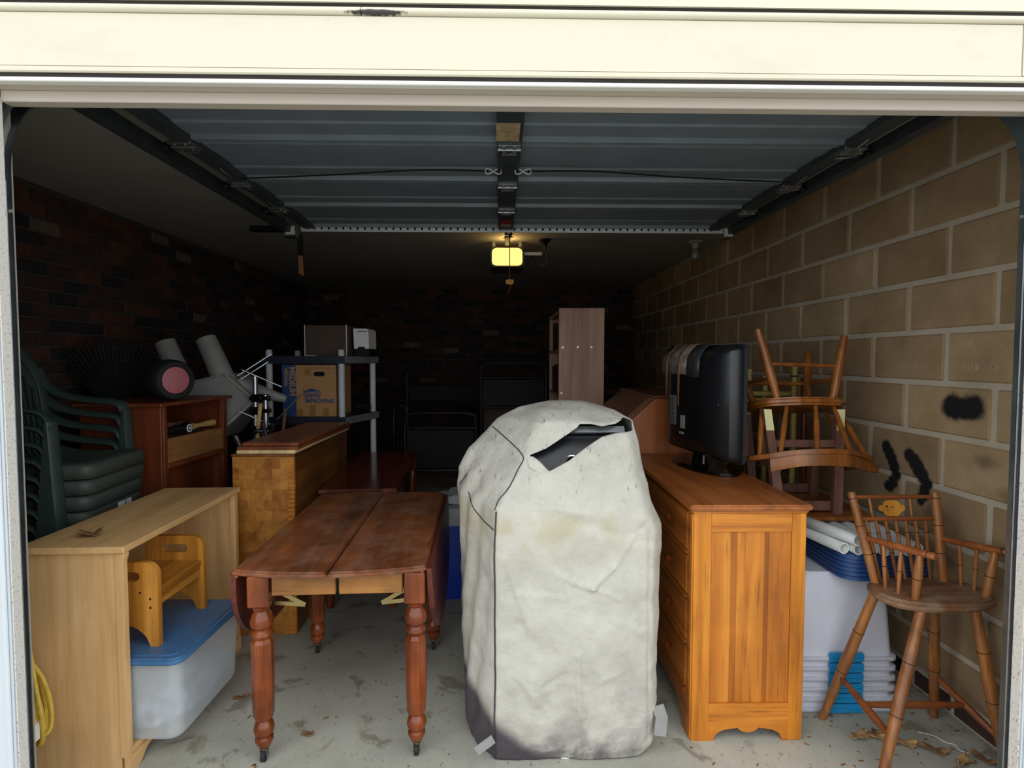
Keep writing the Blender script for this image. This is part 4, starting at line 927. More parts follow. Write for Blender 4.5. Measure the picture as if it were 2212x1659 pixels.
for z in (.05, .45, .82, 1.15, 1.50, 1.80):
    b = bmn(); box(b, .005, .3345, .0205, .8195, z, z + .02); obj('shelf', b, 'tan_panel', ts, False)
random.seed(5)
for i, z in enumerate((1.171, 1.521)):
    y = .05; k = 0
    while y < .66:
        wd = random.uniform(.10, .16); h = random.uniform(.18, .24); b = bmn(); box(b, .02, .2, 0, wd - .004, 0, h, .002)
        o = tag(obj('book', b, 'books', None, False), ('dark book on the upper shelf of the tall tan bookcase' if i else 'dark book on the middle shelf of the tall tan bookcase'), 'book', 'books on the upper shelf of the tan bookcase' if i else 'books on the middle shelf of the tan bookcase'); o.location = (.445, 4.2 + y, z); y += wd
# ------------------------------------------------------------------ covered grill
gr = thing('barbecue_grill', 'black grill with steel trimmed lid showing through the torn cover', 'grill', (.22, 2.22, 0))
b = bmn(); box(b, -.24, .24, -.20, .24, .72, .86, .02, 2); obj('firebox', b, 'black_plastic', gr)
b = bmn(); P = [(-.165, .87), (-.135, .98), (-.06, 1.0), (.0, 1.012), (.12, 1.012), (.2, .96), (.22, .87)]
P = [(-.185, .865), (-.16, .93), (-.10, .985), (-.03, 1.005), (.08, 1.005), (.17, .96), (.215, .865)]
prism(b, P, 'x', -.125, .245); bmesh.ops.transform(b, matrix=Matrix.Translation((0, 0, .0)), verts=b.verts[:])
for v in b.verts: v.co.z = .865 + (v.co.z - .865) * 2.45
for v in b.verts: v.co.y += .02
bmesh.ops.bevel(b, geom=b.edges[:], offset=.012, segments=2, affect='EDGES'); ld = obj('lid', b, 'black_plastic', gr)
b = bmn(); prism(b, [(-.095, 1.166), (-.078, 1.189), (-.071, 1.183), (-.088, 1.160)], 'x', -.05, .262); obj('lid_trim', b, 'steel', ld, False, 'bright steel trim strip')
b = bmn(); tube(b, [(.055 + .038 * math.cos(a), -.125 + .012 * math.sin(a), 1.035 + .045 * math.sin(a)) for a in [2 * PI * k / 28 for k in range(28)]], .003, 6, True); obj('gauge_ring', b, 'chrome', ld, True, 'chrome gauge ring')
b = bmn(); cyl(b, (.055, -.118, 1.035), (.055, -.095, 1.05), .034, n=24); obj('gauge', b, 'black_gloss', ld)
for x in (-.2, .2):
    for y in (-.16, .2):
        b = bmn(); box(b, x - .02, x + .02, y - .02, y + .02, .045 if y > 0 else .0, .72, .003); obj('leg', b, 'black_metal', gr, False)
        if y > 0: b = bmn(); cyl(b, (x - .02, y, .06), (x + .02, y, .06), .06, n=24); obj('wheel', b, 'black_rubber', gr)
b = bmn(); box(b, .0, .03, -.275, -.255, .0, .02, .002); obj('cover_tab', b, 'paper_white', gr, False)

LV = [(.004, [(-.02, 1.948), (.495, 1.948), (.545, 1.99), (.53, 2.52), (-.09, 2.52), (-.112, 2.08)]),
      (.05, [(-.02, 1.932), (.515, 1.932), (.56, 1.975), (.545, 2.53), (-.11, 2.53), (-.122, 2.08)]),
      (.25, [(-.02, 1.925), (.535, 1.925), (.578, 1.98), (.56, 2.54), (-.13, 2.54), (-.135, 2.12)]),
      (.55, [(-.02, 1.93), (.54, 1.93), (.590, 2.0), (.57, 2.54), (-.14, 2.54), (-.145, 2.16)]),
      (.78, [(-.018, 1.93), (.55, 1.93), (.605, 2.0), (.585, 2.52), (-.15, 2.52), (-.15, 2.2)]),
      (.85, [(-.017, 1.932), (.545, 1.935), (.595, 2.0), (.575, 2.51), (-.155, 2.51), (-.152, 2.2)]),
      (.92, [(-.015, 1.938), (.515, 1.948), (.56, 2.01), (.55, 2.5), (-.16, 2.5), (-.158, 2.22)]),
      (1.0, [(.035, 1.985), (.495, 1.988), (.545, 2.05), (.53, 2.5), (-.15, 2.5), (-.158, 2.26)]),
      (1.08, [(.09, 2.038), (.49, 2.04), (.538, 2.10), (.52, 2.49), (-.10, 2.48), (-.122, 2.28)]),
      (1.15, [(.12, 2.085), (.485, 2.085), (.530, 2.14), (.51, 2.47), (-.03, 2.46), (-.062, 2.30)]),
      (1.205, [(.14, 2.12), (.48, 2.115), (.522, 2.165), (.49, 2.44), (.045, 2.43), (-.005, 2.31)]),
      (1.245, [(.17, 2.20), (.41, 2.19), (.455, 2.22), (.43, 2.42), (.12, 2.41), (.075, 2.31)]),
      (1.268, [(.21, 2.27), (.33, 2.26), (.36, 2.28), (.35, 2.38), (.21, 2.38), (.18, 2.32)])]
TEAR = [(.103, 1.090), (.173, 1.116), (.236, 1.153), (.291, 1.185), (.305, 1.200), (.346, 1.200), (.390, 1.191), (.444, 1.201), (.483, 1.221), (.515, 1.209), (.512, 1.173), (.440, 1.167), (.385, 1.154), (.315, 1.113), (.256, 1.074), (.179, 1.039), (.145, 1.073), (.123, 1.088)]
def level(z):
    for (za, A), (zb, Bq) in zip(LV, LV[1:]):
        if z <= zb + 1e-9:
            t = max(0, (z - za) / (zb - za)); return [(a[0] + (c[0] - a[0]) * t, a[1] + (c[1] - a[1]) * t) for a, c in zip(A, Bq)]
    return LV[-1][1]
SEG = [96, 14, 36, 36, 26, 44]
def loop(z):
    P = level(z); out = []
    for i in range(6):
        a, c = P[i], P[(i + 1) % 6]
        for k in range(SEG[i]): t = k / SEG[i]; out.append([a[0] + (c[0] - a[0]) * t, a[1] + (c[1] - a[1]) * t])
    n = len(out)
    for _ in range(14):
        out = [[(out[k - 1][j] + out[k][j] * 2 + out[(k + 1) % n][j]) / 4 for j in (0, 1)] for k in range(n)]
    return out
def in_poly(x, z, P):
    c = False
    for (x0, z0), (x1, z1) in zip(P, P[1:] + P[:1]):
        if (z0 > z) != (z1 > z) and x < (x1 - x0) * (z - z0) / (z1 - z0) + x0: c = not c
    return c
def near_poly(x, z, P):
    best = (9, x, z)
    for (x0, z0), (x1, z1) in zip(P, P[1:] + P[:1]):
        dx, dz = x1 - x0, z1 - z0; t = max(0, min(1, ((x - x0) * dx + (z - z0) * dz) / (dx * dx + dz * dz)))
        qx, qz = x0 + dx * t, z0 + dz * t; d = math.hypot(x - qx, z - qz)
        if d < best[0]: best = (d, qx, qz)
    return best
b = bmn(); rings = []
zs = [.004 + (.9 - .004) * k / 110 for k in range(110)] + [.9 + (1.268 - .9) * k / 62 for k in range(63)]
CREASE = [((.204, .684), (.262, .6585), .005), ((.262, .6585), (.327, .64), .006), ((.327, .64), (.426, .596), .005), ((.327, .642), (.401, .715), .007), ((.401, .715), (.483, .837), .005), ((.483, .837), (.524, .868), -.006),
          ((.278, .40), (.283, .02), .005), ((.530, .854), (.534, .07), -.005), ((.20, .92), (.38, .885), .004), ((.06, .62), (.22, .60), .003), ((.10, .50), (.02, .74), .004), ((.36, .30), (.44, .33), .004), ((.15, .28), (.23, .33), -.004), ((.40, .52), (.50, .47), .003), ((.05, .33), (.14, .22), .003)]
def crease(x, z):
    t_ = 0
    for (x0, z0), (x1, z1), am in CREASE:
        dx, dz = x1 - x0, z1 - z0; t = max(0, min(1, ((x - x0) * dx + (z - z0) * dz) / (dx * dx + dz * dz))); d = math.hypot(x - x0 - dx * t, z - z0 - dz * t)
        if d < .03: t_ += am * math.exp(-(d / .009) ** 2)
    return t_
for z in zs:
    lp = loop(z); n = len(lp); cx = sum(p[0] for p in lp) / n; cy = sum(p[1] for p in lp) / n; ring = []
    for k, (x, y) in enumerate(lp):
        nx, ny = lp[(k + 1) % n][1] - lp[k - 1][1], -(lp[(k + 1) % n][0] - lp[k - 1][0]); l = math.hypot(nx, ny) or 1
        q = Vector((x, y, z)); wv = noise.fractal(q * 4.0, .9, 2.1, 4) * .010 + abs(noise.noise(Vector((x * 9 + z * 3, y * 9, z * 6)))) * .007
        wv += .010 * math.sin(x * 23 + 1.2 * z) * max(0, .35 - z) if z < .35 else 0
        # pleats running down the side from the corner of the hood
        sd = max(0, min(1, (-x - .02) / .1)); wv += sd * .007 * math.sin(y * 60 + z * 9)
        wv += crease(x, z) if y < 2.02 else 0
        cr = max(0, 1 - abs(z - .86 + .25 * (x - .3)) / .03) * .005; wv -= cr
        edge = 1 if z < 1.25 else .2
        ring.append(b.verts.new((x + nx / l * wv * edge, y + ny / l * wv * edge, z + .004 * noise.noise(q * 7))))
    rings.append(ring)
for A, Bq in zip(rings, rings[1:]):
    for k in range(n): b.faces.new((A[k], A[(k + 1) % n], Bq[(k + 1) % n], Bq[k]))
tp = b.verts.new((.275, 2.32, 1.274))
for k in range(n): b.faces.new((rings[-1][k], rings[-1][(k + 1) % n], tp))
front = set(range(0, SEG[0] + SEG[1] + 10))
fv = {rings[i][k]: (i, k) for i in range(len(rings)) for k in front if zs[i] > .98}
dele = [f for f in b.faces if all(v in fv for v in f.verts) and in_poly(f.calc_center_median().x, f.calc_center_median().z, TEAR)]
bmesh.ops.delete(b, geom=dele, context='FACES_ONLY')
for v in [v for v in b.verts if v in fv and v.is_boundary]:
    d, qx, qz = near_poly(v.co.x, v.co.z, TEAR)
    if d < .02: v.co.y += (qz - v.co.z) * .65; v.co.x = qx; v.co.z = qz
bmesh.ops.delete(b, geom=[e for e in b.edges if not e.link_faces], context='EDGES')
bmesh.ops.delete(b, geom=[v for v in b.verts if not v.link_faces], context='VERTS')
bmesh.ops.recalc_face_normals(b, faces=b.faces[:]); bvh = BVHTree.FromBMesh(b)
hem = [on_cover(.014, i, t / 12, .004) for i in range(6) for t in range(12)] if False else None
cv = obj('grill_cover', b, 'cover', None, True, None, 70)
md = cv.modifiers.new('cloth', 'SOLIDIFY'); md.thickness = .003; md.offset = 1
tag(cv, 'weathered pale grey cover with torn top over the grill, mildewed at its foot', 'grill cover')
# piping along the seams, straps, folded flap at the torn corner
def on_cover(z, seg, t=0.0, off=.006):
    lp = loop(z); k = (sum(SEG[:seg]) + int(t * SEG[seg])) % len(lp); x, y = lp[k]; n_ = len(lp)
    nx, ny = lp[(k + 1) % n_][1] - lp[k - 1][1], -(lp[(k + 1) % n_][0] - lp[k - 1][0]); l = math.hypot(nx, ny) or 1
    q = Vector((x, y, z)); wv = noise.fractal(q * 4.0, .9, 2.1, 4) * .010 + abs(noise.noise(Vector((x * 9 + z * 3, y * 9, z * 6)))) * .007
    return (x + nx / l * (wv + off), y + ny / l * (wv + off), z)
b = bmn(); tube(b, [on_cover(.01 + .9 * k / 60, 0) for k in range(61)], .0028, 6); obj('seam_piping', b, 'piping', cv)
for sm in ([(-.017, .912), (.0, .945), (.033, .985), (.068, 1.045), (.088, 1.08), (.070, 1.105), (.02, 1.14), (-.03, 1.17)], [(-.02, .845), (-.06, .858), (-.095, .885), (-.12, .93)]):
    pts = []
    for p in bez([(x, 0, z) for x, z in sm], 5):
        h = bvh.ray_cast(Vector((p.x, 1.5, p.z)), Vector((0, 1, 0)), 2)
        if h[0] is not None: pts.append(h[0] + h[1] * (.004 if h[1].y < 0 else -.004))
    b = bmn(); tube(b, pts, .0022, 6); obj('seam_piping', b, 'piping', cv)
b = bmn(); tube(b, [on_cover(.995 - .05 * k / 8, 5, .22 - .18 * k / 8) for k in range(9)], .0022, 6); obj('seam_piping', b, 'piping', cv)
for nm, pts, wd in (('strap', [(-.025, 1.918, .10), (-.05, 1.908, .088), (-.085, 1.903, .066)], .016), ('strap', [(.572, 1.955, .19), (.585, 1.945, .15), (.575, 1.935, .09)], .022)):
    b = bmn(); pts = [Vector(p) for p in pts]; rows = []
    for i, p in enumerate(pts):
        d = (pts[min(i + 1, 2)] - pts[max(i - 1, 0)]).normalized(); sdv = d.cross(Vector((0, -1, 0))).normalized()
        rows.append([b.verts.new(p + sdv * wd), b.verts.new(p - sdv * wd)])
    for A, Bq in zip(rows, rows[1:]): b.faces.new((A[0], A[1], Bq[1], Bq[0]))
    o = obj(nm, b, 'strap', cv, False); md = o.modifiers.new('t', 'SOLIDIFY'); md.thickness = .003
b = bmn(); vs = [b.verts.new(p) for p in ((.100, 2.030, 1.086), (.130, 2.022, 1.082), (.147, 2.016, 1.068), (.180, 2.000, 1.034), (.150, 1.997, 1.032), (.105, 2.008, 1.056))]; b.faces.new(vs)
o = obj('torn_flap', b, 'cover', cv, False); md = o.modifiers.new('t', 'SOLIDIFY'); md.thickness = .002

# ------------------------------------------------------------------ orange dresser
ds = thing('dresser', 'orange maple dresser with panelled end and four drawers, beside the covered grill', 'dresser', (.718, 2.03, 0), math.radians(-.6))
DW, DL, DH = .428, 1.09, .888
b = bmn(); box(b, -.018, DW + .014, -.022, DL + .01, DH, DH + .022, .007, 3); obj('top', b, 'dresser_top', ds)
b = bmn(); box(b, -.004, DW + .004, -.008, DL, DH - .012, DH - .0005, .004, 2); obj('top_moulding', b, 'orange_wood_h', ds)
def foot(x0, x1, inner):
    return [(x0, 0), (x1, 0), (x1, DH - .013), (x0, DH - .013)]
b = bmn(); prism(b, [(0, 0), (.07, 0), (.07, DH - .013), (0, DH - .013)], 'y', 0, .022); bmesh.ops.bevel(b, geom=[e for e in b.edges if abs(e.verts[0].co.x) < 1e-5 and abs(e.verts[1].co.x) < 1e-5], offset=.006, segments=2, affect='EDGES'); obj('stile', b, 'orange_wood', ds, False)
b = bmn(); box(b, .375, DW, 0, .022, 0, DH - .013, .003); obj('stile', b, 'orange_wood', ds, False)
b = bmn(); box(b, .0705, .3745, .001, .022, DH - .085, DH - .013, .002); obj('top_rail', b, 'orange_wood_h', ds, False)
xs = [.0705, .148, .172, .275, .292, .3745]; mats = ['orange_board', 'orange_dark_board', 'orange_board', 'orange_dark_board', 'orange_board']
for a, c, m in zip(xs, xs[1:], mats):
    b = bmn(); box(b, a, c, .0085, .02, .145, DH - .0855, .0006); obj('panel_board', b, m, ds, False)
cx = .2225; P = [(.0705, 0), (.092, 0)]
P += [(.092 + .085 * (1 - math.cos(a)), .048 * math.sin(a) ** .8) for a in [PI / 2 * k / 7 for k in range(1, 8)]]
P += [(.18, .052), (.186, .044)] + [(cx + .034 * math.cos(a), .048 - .016 * math.sin(a)) for a in [PI - PI * k / 8 for k in range(9)]] + [(.259, .044), (.265, .052)]
P += [(.353 - .085 * (1 - math.cos(a)), .048 * math.sin(a) ** .8) for a in [PI / 2 - PI / 2 * k / 7 for k in range(0, 7)]]
P += [(.353, 0), (.3745, 0), (.3745, .1445), (.0705, .1445)]
b = bmn(); prism(b, P, 'y', .001, .021); obj('scalloped_apron', b, 'orange_wood_h', ds, False)
b = bmn(); box(b, .02, DW - .001, DL - .03, DL - .008, 0, DH - .013); obj('far_side', b, 'orange_wood', ds, False)
b = bmn(); box(b, DW - .012, DW - .001, .0225, DL - .031, .08, DH - .013); obj('back_panel', b, 'drawer_wood', ds, False)
b = bmn(); box(b, 0, .022, DL - .07, DL - .006, 0, DH - .013, .003); obj('stile', b, 'orange_wood', ds, False)
b = bmn(); box(b, 0, .024, .0225, .05, 0, DH - .013, .002); obj('front_stile', b, 'drawer_wood', ds, False)
ZR = [.165, .275, .42, .585, .745, .872]
edges = [.175, .285, .425, .60, .752, .872]
dz = [(.180, .348), (.366, .528), (.546, .700), (.718, .868)]
for z0, z1 in ((.160, .178), (.350, .364), (.530, .544), (.702, .716)):
    b = bmn(); box(b, -.010, .03, .0505, DL - .0705, z0, z1, .005, 2); obj('drawer_rail', b, 'drawer_wood', ds)
for k, (z0, z1) in enumerate(dz):
    b = bmn(); box(b, -.004, .016, .053, DL - .073, z0 + .001, z1 - .001, .004, 2); d = obj('drawer', b, 'drawer_wood', ds)
    zm = (z0 + z1) / 2 - (.004 if k == 0 else 0)
    for y in (.22, DL - .26):
        b = bmn(); lathe(b, [(.008, 0), (.009, .006), (.012, .012), (.017, .018), (.018, .024), (.012, .030)], 18, (-.004, y, zm), Matrix.Rotation(-PI / 2, 4, 'Y')); obj('knob', b, 'knob_wood', d)
P = [(.0505, 0), (.09, 0), (.11, .04), (.15, .075), (.20, .09), (DL - .22, .09), (DL - .17, .075), (DL - .13, .04), (DL - .11, 0), (DL - .0705, 0), (DL - .0705, .158), (.0505, .158)]
b = bmn(); prism(b, P, 'x', .0, .02); obj('front_apron', b, 'drawer_wood', ds, False)

# ------------------------------------------------------------------ slant front desk behind the dresser
dk = thing('slant_desk', 'brown slant front desk standing behind the dresser and television', 'desk', (.735, 3.16, 0))
P = [(0, 0), (.40, 0), (.40, 1.222), (.155, 1.222), (.0, 1.085)]
b = bmn(); prism(b, P, 'y', 0, .02); obj('side_panel', b, 'desk_wood', dk, False)
b = bmn(); prism(b, P, 'y', .80, .82); obj('side_panel', b, 'desk_wood', dk, False)
b = bmn(); box(b, .13, .41, -.012, .83, 1.2225, 1.242, .004); obj('top', b, 'desk_lid', dk, False)
L = math.hypot(.155, .137); mt = Matrix.Translation((0, 0, 1.085)) @ Matrix.Rotation(-math.atan2(.137, .155), 4, 'Y')
b = bmn(); box(b, -.01, L - .004, -.006, .82, .003, .020, .003, 1, mt); obj('slant_lid', b, 'desk_lid', dk, False)
b = bmn(); box(b, .0, L - .02, -.006, .035, .0205, .0235, .001, 1, mt); box(b, .0, L - .02, .38, .40, .0205, .0225, .001, 1, mt); obj('lid_batten', b, 'desk_wood', dk, False)
for k in range(4):
    b = bmn(); box(b, -.008, .01, .025, .795, .10 + k * .24, .33 + k * .24, .004); d = obj('drawer', b, 'desk_wood', dk, False)
    for y in (.2, .6): b = bmn(); lathe(b, [(.008, 0), (.012, .012), (.016, .02), (.01, .026)], 12, (-.008, y, .215 + k * .24), Matrix.Rotation(-PI / 2, 4, 'Y')); obj('knob', b, 'knob_wood', d)
b = bmn(); box(b, .38, .395, .0205, .7995, 0, 1.22); obj('back_panel', b, 'desk_wood', dk, False)

# ------------------------------------------------------------------ television, back turned to the camera
tv = thing('television', 'black flat television on an oval stand, its back turned, taped along the top', 'television', (.990, 2.732, .9125), math.radians(10))
# local x: depth (screen towards +x), y: width
b = bmn(); prism(b, ell(.03, -.01, .12, .245, 40), 'z', 0, .012); bmesh.ops.bevel(b, geom=[e for e in b.edges if abs(e.verts[0].co.z - e.verts[1].co.z) < 1e-5], offset=.004, segments=2, affect='EDGES'); obj('base', b, 'black_gloss', tv)
b = bmn(); lathe(b, [(.06, .012), (.05, .03), (.045, .10)], 20, (.015, .02, 0), Matrix.Diagonal((.6, 1.3, 1, 1))); nk = obj('neck', b, 'black_gloss', tv)
H0, H1, HW = .06, .60, .295
b = bmn(); P = rrect(-HW, HW, H0, H1, .03, 4)
lv = [(.045, 0, 0), (.02, .0, .0), (-.015, .012, .010), (-.045, .05, .028), (-.062, .10, .06), (-.07, .14, .10)]; rg = []
for x, iy, iz in lv:
    rg.append([b.verts.new((x, p[0] * (HW - iy) / HW, (H0 + H1) / 2 + (p[1] - (H0 + H1) / 2) * ((H1 - H0) / 2 - iz) / ((H1 - H0) / 2))) for p in P])
n = len(P)
for A, Bq in zip(rg, rg[1:]):
    for k in range(n): b.faces.new((A[k], A[(k + 1) % n], Bq[(k + 1) % n], Bq[k]))
b.faces.new(rg[0][::-1]); b.faces.new(rg[-1]); sh_ = obj('back_shell', b, 'black_plastic', tv, True, None, 25)
b = bmn(); prism(b, rrect(-HW - .004, HW + .004, H0 - .004, H1 + .004, .03, 4), 'x', .0455, .062); obj('front_bezel', b, 'tv_dark', tv, False)
b = bmn(); prism(b, rrect(-HW + .03, HW - .03, H0 + .04, H1 - .03, .01, 2), 'x', .0625, .064); obj('screen', b, 'black_gloss', tv, False)
b = bmn(); box(b, -.0735, -.0705, .10, .17, .20, .35, .001); pn = obj('socket_panel', b, 'tv_grey', tv, False)
b = bmn()
for r_ in range(2):
    for k in range(6): cyl(b, (-.074, .12 + r_ * .03, .22 + k * .022), (-.080, .12 + r_ * .03, .22 + k * .022), .006, n=8)
obj('socket', b, 'brass', pn)
b = bmn(); box(b, -.0725, -.0705, .01, .055, .19, .255, .0005); obj('rating_label', b, 'cart_grey', tv, False, 'grey rating sticker')
b = bmn(); box(b, -.0725, -.0705, .02, .065, .16, .172, .0005); obj('model_plate', b, 'cart_grey', tv, False)
b = bmn(); box(b, -.046, -.038, -.245, -.225, .325, .335, .002); obj('back_slot', b, 'chrome', tv, False)
# film and tape wrapped over the top edge
def wrap(y0, y1, zlow, m, nm, off, par=tv, lab=None):
    b = bmn(); pts = [(-.072 - off, zlow), (-.072 - off, .50), (-.066 - off, .545), (-.048 - off, .575), (-.018, .603 + off), (.02, .608 + off), (.06, .6095 + off)]
    A = [b.verts.new((x, y0, z)) for x, z in pts]; Bq = [b.verts.new((x, y1, z)) for x, z in pts]
    for k in range(len(pts) - 1): b.faces.new((A[k], Bq[k], Bq[k + 1], A[k + 1]))
    o = obj(nm, b, m, par, True, lab); md = o.modifiers.new('t', 'SOLIDIFY'); md.thickness = .0015; return o
wrap(.0, .25, .46, 'tape_clear', 'plastic_film', .004, tv, 'crinkled plastic film'); wrap(-.12, -.0005, .45, 'tv_dark', 'film_patch', .003, tv, 'dull grey film patch')
wrap(.19, .21, .335, 'tape_brown', 'packing_tape', .0065, tv, 'brown packing tape'); wrap(.06, .083, .30, 'tape_brown', 'packing_tape', .0065, tv, 'brown packing tape')

# ------------------------------------------------------------------ stack of clear tubs, lids, pipes
LATCH = ['lowest', 'second from the floor', 'third from the floor', 'fourth from the floor', 'fifth from the floor', 'topmost']
for k in range(6):
    t = thing('clear_tub', 'clear upside down tub with blue latch, %s of the nested stack' % LATCH[k], 'storage tub', (1.418, 2.20, .003 + .0425 * k), math.radians(-1), 'upside down clear tubs nested in one stack')
    b = bmn(); hgt = .352; rings = []
    for z, ins, r in ((0, -.012, .03), (.012, -.012, .03), (.014, .0, .03), (.05, .004, .03), (.2, .012, .035), (hgt - .02, .022, .04), (hgt, .035, .04)):
        rings.append([b.verts.new((x, y, z)) for x, y in rrect(-.20 + ins, .20 - ins, .0 + ins, .56 - ins, r)])
    n = len(rings[0])
    for A, Bq in zip(rings, rings[1:]):
        for q in range(n): b.faces.new((A[q], A[(q + 1) % n], Bq[(q + 1) % n], Bq[q]))
    b.faces.new(rings[-1]); o = obj('body', b, 'clear_stack', t, True, None, 40); md = o.modifiers.new('wall', 'SOLIDIFY'); md.thickness = .003; md.offset = 1
    b = bmn(); prism(b, [(-.076, .0), (.064, .0), (.064, .033), (.058, .037), (-.07, .037), (-.076, .033)], 'y', -.022, -.013); prism(b, [(-.07, .012), (.058, .012), (.058, .018), (-.07, .018)], 'y', -.026, -.022); obj('latch', b, 'blue_latch', t, False, 'bright blue plastic latch')
for k in range(6):
    b = bmn(); prism(b, rrect(-.19, .19, 0, .62, .075, 7), 'z', 0, .0155)
    bmesh.ops.bevel(b, geom=[e for e in b.edges if abs(e.verts[0].co.z - e.verts[1].co.z) < 1e-5], offset=.0035, segments=2, affect='EDGES')
    o = tag(obj('tub_lid', b, 'navy_lid', None), 'dark blue tub lid, %s of the stack under the pipes' % ['lowest', 'second from the bottom', 'third from the bottom', 'fourth from the bottom', 'fifth from the bottom', 'topmost'][k], 'lid', 'dark blue lids stacked on the clear tubs')
    o.location = (1.545 + random.uniform(-.002, .002), 2.125 + random.uniform(-.003, .003), .570 + .0172 * k); o.rotation_euler = (0, 0, math.radians(-2 + random.uniform(-.4, .4)))
PZ0 = .570 + .0172 * 6 + .0225
pipes = [(1.372, 2.155, .0, 9), (1.422, 2.14, .0, 6), (1.470, 2.13, .0, 3), (1.517, 2.125, .0, 1), (1.564, 2.13, .0, -1), (1.611, 2.125, .0, -3), (1.658, 2.14, 0, -4), (1.402, 2.118, .044, 14)]
PL = ['first in the row on the lids beside the dresser', 'second from the dresser in the row on the lids', 'third from the dresser in the row on the lids', 'fourth from the dresser in the row on the lids', 'third from the block wall in the row on the lids', 'second from the block wall in the row on the lids', 'nearest the block wall in the row on the lids', 'lying on top of the other pipes on the lids']
for (x, y, dz_, a), lab in zip(pipes, PL):
    t = thing('plastic_pipe', 'grey white plastic pipe, ' + lab, 'pipe', (x, y, PZ0 + dz_ - .001), math.radians(a), 'plastic pipes lying on the lids')
    b = bmn(); L = .60 if dz_ == 0 else .36; R = .0225; ri = .018
    lathe(b, [(R, 0), (R, L)], 20, (0, 0, 0), Matrix.Rotation(-PI / 2, 4, 'X'))
    bmesh.ops.delete(b, geom=[f for f in b.faces if len(f.verts) > 4], context='FACES_ONLY')
    o = obj('pipe_wall', b, 'pvc', t); md = o.modifiers.new('wall', 'SOLIDIFY'); md.thickness = .004; md.offset = -1
    b = bmn(); lathe(b, [(R + .0006, -.0004), (R + .0006, .002), (ri, .002), (ri, -.0004)], 20, (0, 0, 0), Matrix.Rotation(-PI / 2, 4, 'X'))
    bmesh.ops.delete(b, geom=[f for f in b.faces if len(f.verts) > 4], context='FACES_ONLY')
    A = [v for v in b.verts]; b.verts.ensure_lookup_table()
    for k in range(20): b.faces.new((b.verts[k], b.verts[60 + k], b.verts[60 + (k + 1) % 20], b.verts[(k + 1) % 20]))
    obj('pipe_rim', b, 'pvc_in', t, False, 'white cut rim')

# ------------------------------------------------------------------ upturned small table with stickers, captain's chair upside down on it
TZ0 = .719
ut = thing('upturned_table', 'small upturned table, its mauve legs with yellow stickers pointing up', 'table', (1.475, 2.66, TZ0), math.radians(-3))
b = bmn(); box(b, -.235, .235, -.22, .26, 0, .018, .004, 2); obj('tabletop', b, 'capt_wood', ut)
b = bmn(); box(b, -.14, .12, -.12, .17, .0185, .03, .003); obj('frame', b, 'capt_wood', ut, False)
b = bmn(); box(b, -.14, .06, -.155, -.14, .0302, .075, .002); obj('apron', b, 'mauve_wood', ut, False); b = bmn(); box(b, -.14, .13, .201, .215, .0302, .075, .002); obj('apron', b, 'mauve_wood', ut, False)
for (x0, y0, x1, y1, s) in ((-.172, -.148, -.25, -.165, 1), (.085, -.148, .078, -.165, 1), (-.16, .20, -.19, .215, 0), (.15, .20, .17, .215, 0)):
    b = bmn(); w0, w1 = .021, .017; z0, z1 = .0185, .502 if s else .437
    loft(b, [(x0 - w0, y0 - w0, z0), (x0 + w0, y0 - w0, z0), (x0 + w0, y0 + w0, z0), (x0 - w0, y0 + w0, z0)], [(x1 - w1, y1 - w1, z1), (x1 + w1, y1 - w1, z1), (x1 + w1, y1 + w1, z1), (x1 - w1, y1 + w1, z1)])
    lg = obj('leg', b, 'mauve_wood', ut, False)
    if s:
        f = lambda t, k: x0 + (x1 - x0) * t if k == 0 else y0 + (y1 - y0) * t
        b = bmn(); q = []
        for t in (.80, 1.0): wv = w0 + (w1 - w0) * t; q.append([(f(t, 0) - wv * 1.0, f(t, 1) - wv - .001, z0 + (z1 - z0) * t), (f(t, 0) + wv * 1.0, f(t, 1) - wv - .001, z0 + (z1 - z0) * t)])
        vs = [b.verts.new(p) for p in (q[0][0], q[0][1], q[1][1], q[1][0])]; b.faces.new(vs)
        o = obj('sticker', b, 'tag_yellow', lg, False, 'pale yellow sticker'); md = o.modifiers.new('t', 'SOLIDIFY'); md.thickness = .001
b = bmn(); box(b, -.205, .065, -.166, -.150, .325, .36, .003); obj('stretcher', b, 'mauve_wood', ut, False)
b = bmn(); cyl(b, (-.18, -.155, .22), (-.175, .205, .22), .011); obj('stretcher', b, 'mauve_wood', ut); b = bmn(); cyl(b, (.08, -.155, .22), (.16, .205, .22), .011); obj('stretcher', b, 'mauve_wood', ut)

cc = thing('captains_chair', 'brown captain chair turned upside down on the upturned table', 'chair', (1.40, 2.60, 1.212), 0, None, (math.radians(-12), 0, math.radians(-2)))
b = bmn(); P = []
for k in range(36):
    a = 2 * PI * k / 36; P.append((.215 * math.copysign(abs(math.cos(a)) ** .8, math.cos(a)), .19 * math.copysign(abs(math.sin(a)) ** .8, math.sin(a)) + .02))
prism(b, P, 'z', 0, .036); bmesh.ops.bevel(b, geom=[e for e in b.edges if abs(e.verts[0].co.z - e.verts[1].co.z) < 1e-5], offset=.012, segments=3, affect='EDGES'); obj('seat', b, 'capt_wood', cc)
for p, q, r in (((-.125, -.10, .03), (-.205, -.13, .355), .021), ((.125, -.10, .03), (.195, -.12, .325), .021), ((-.13, .14, .03), (-.19, .22, .33), .02), ((.13, .14, .03), (.20, .22, .32), .02)):
    b = bmn(); tube(b, [p, [p[i] + (q[i] - p[i]) * .45 for i in range(3)], q], [.016, .021, .0155], 12); obj('leg', b, 'capt_wood', cc)
b = bmn(); tube(b, [(-.168, -.117, .195), (0, -.118, .19), (.163, -.112, .185)], [.008, .011, .008], 10); obj('stretcher', b, 'capt_wood', cc)
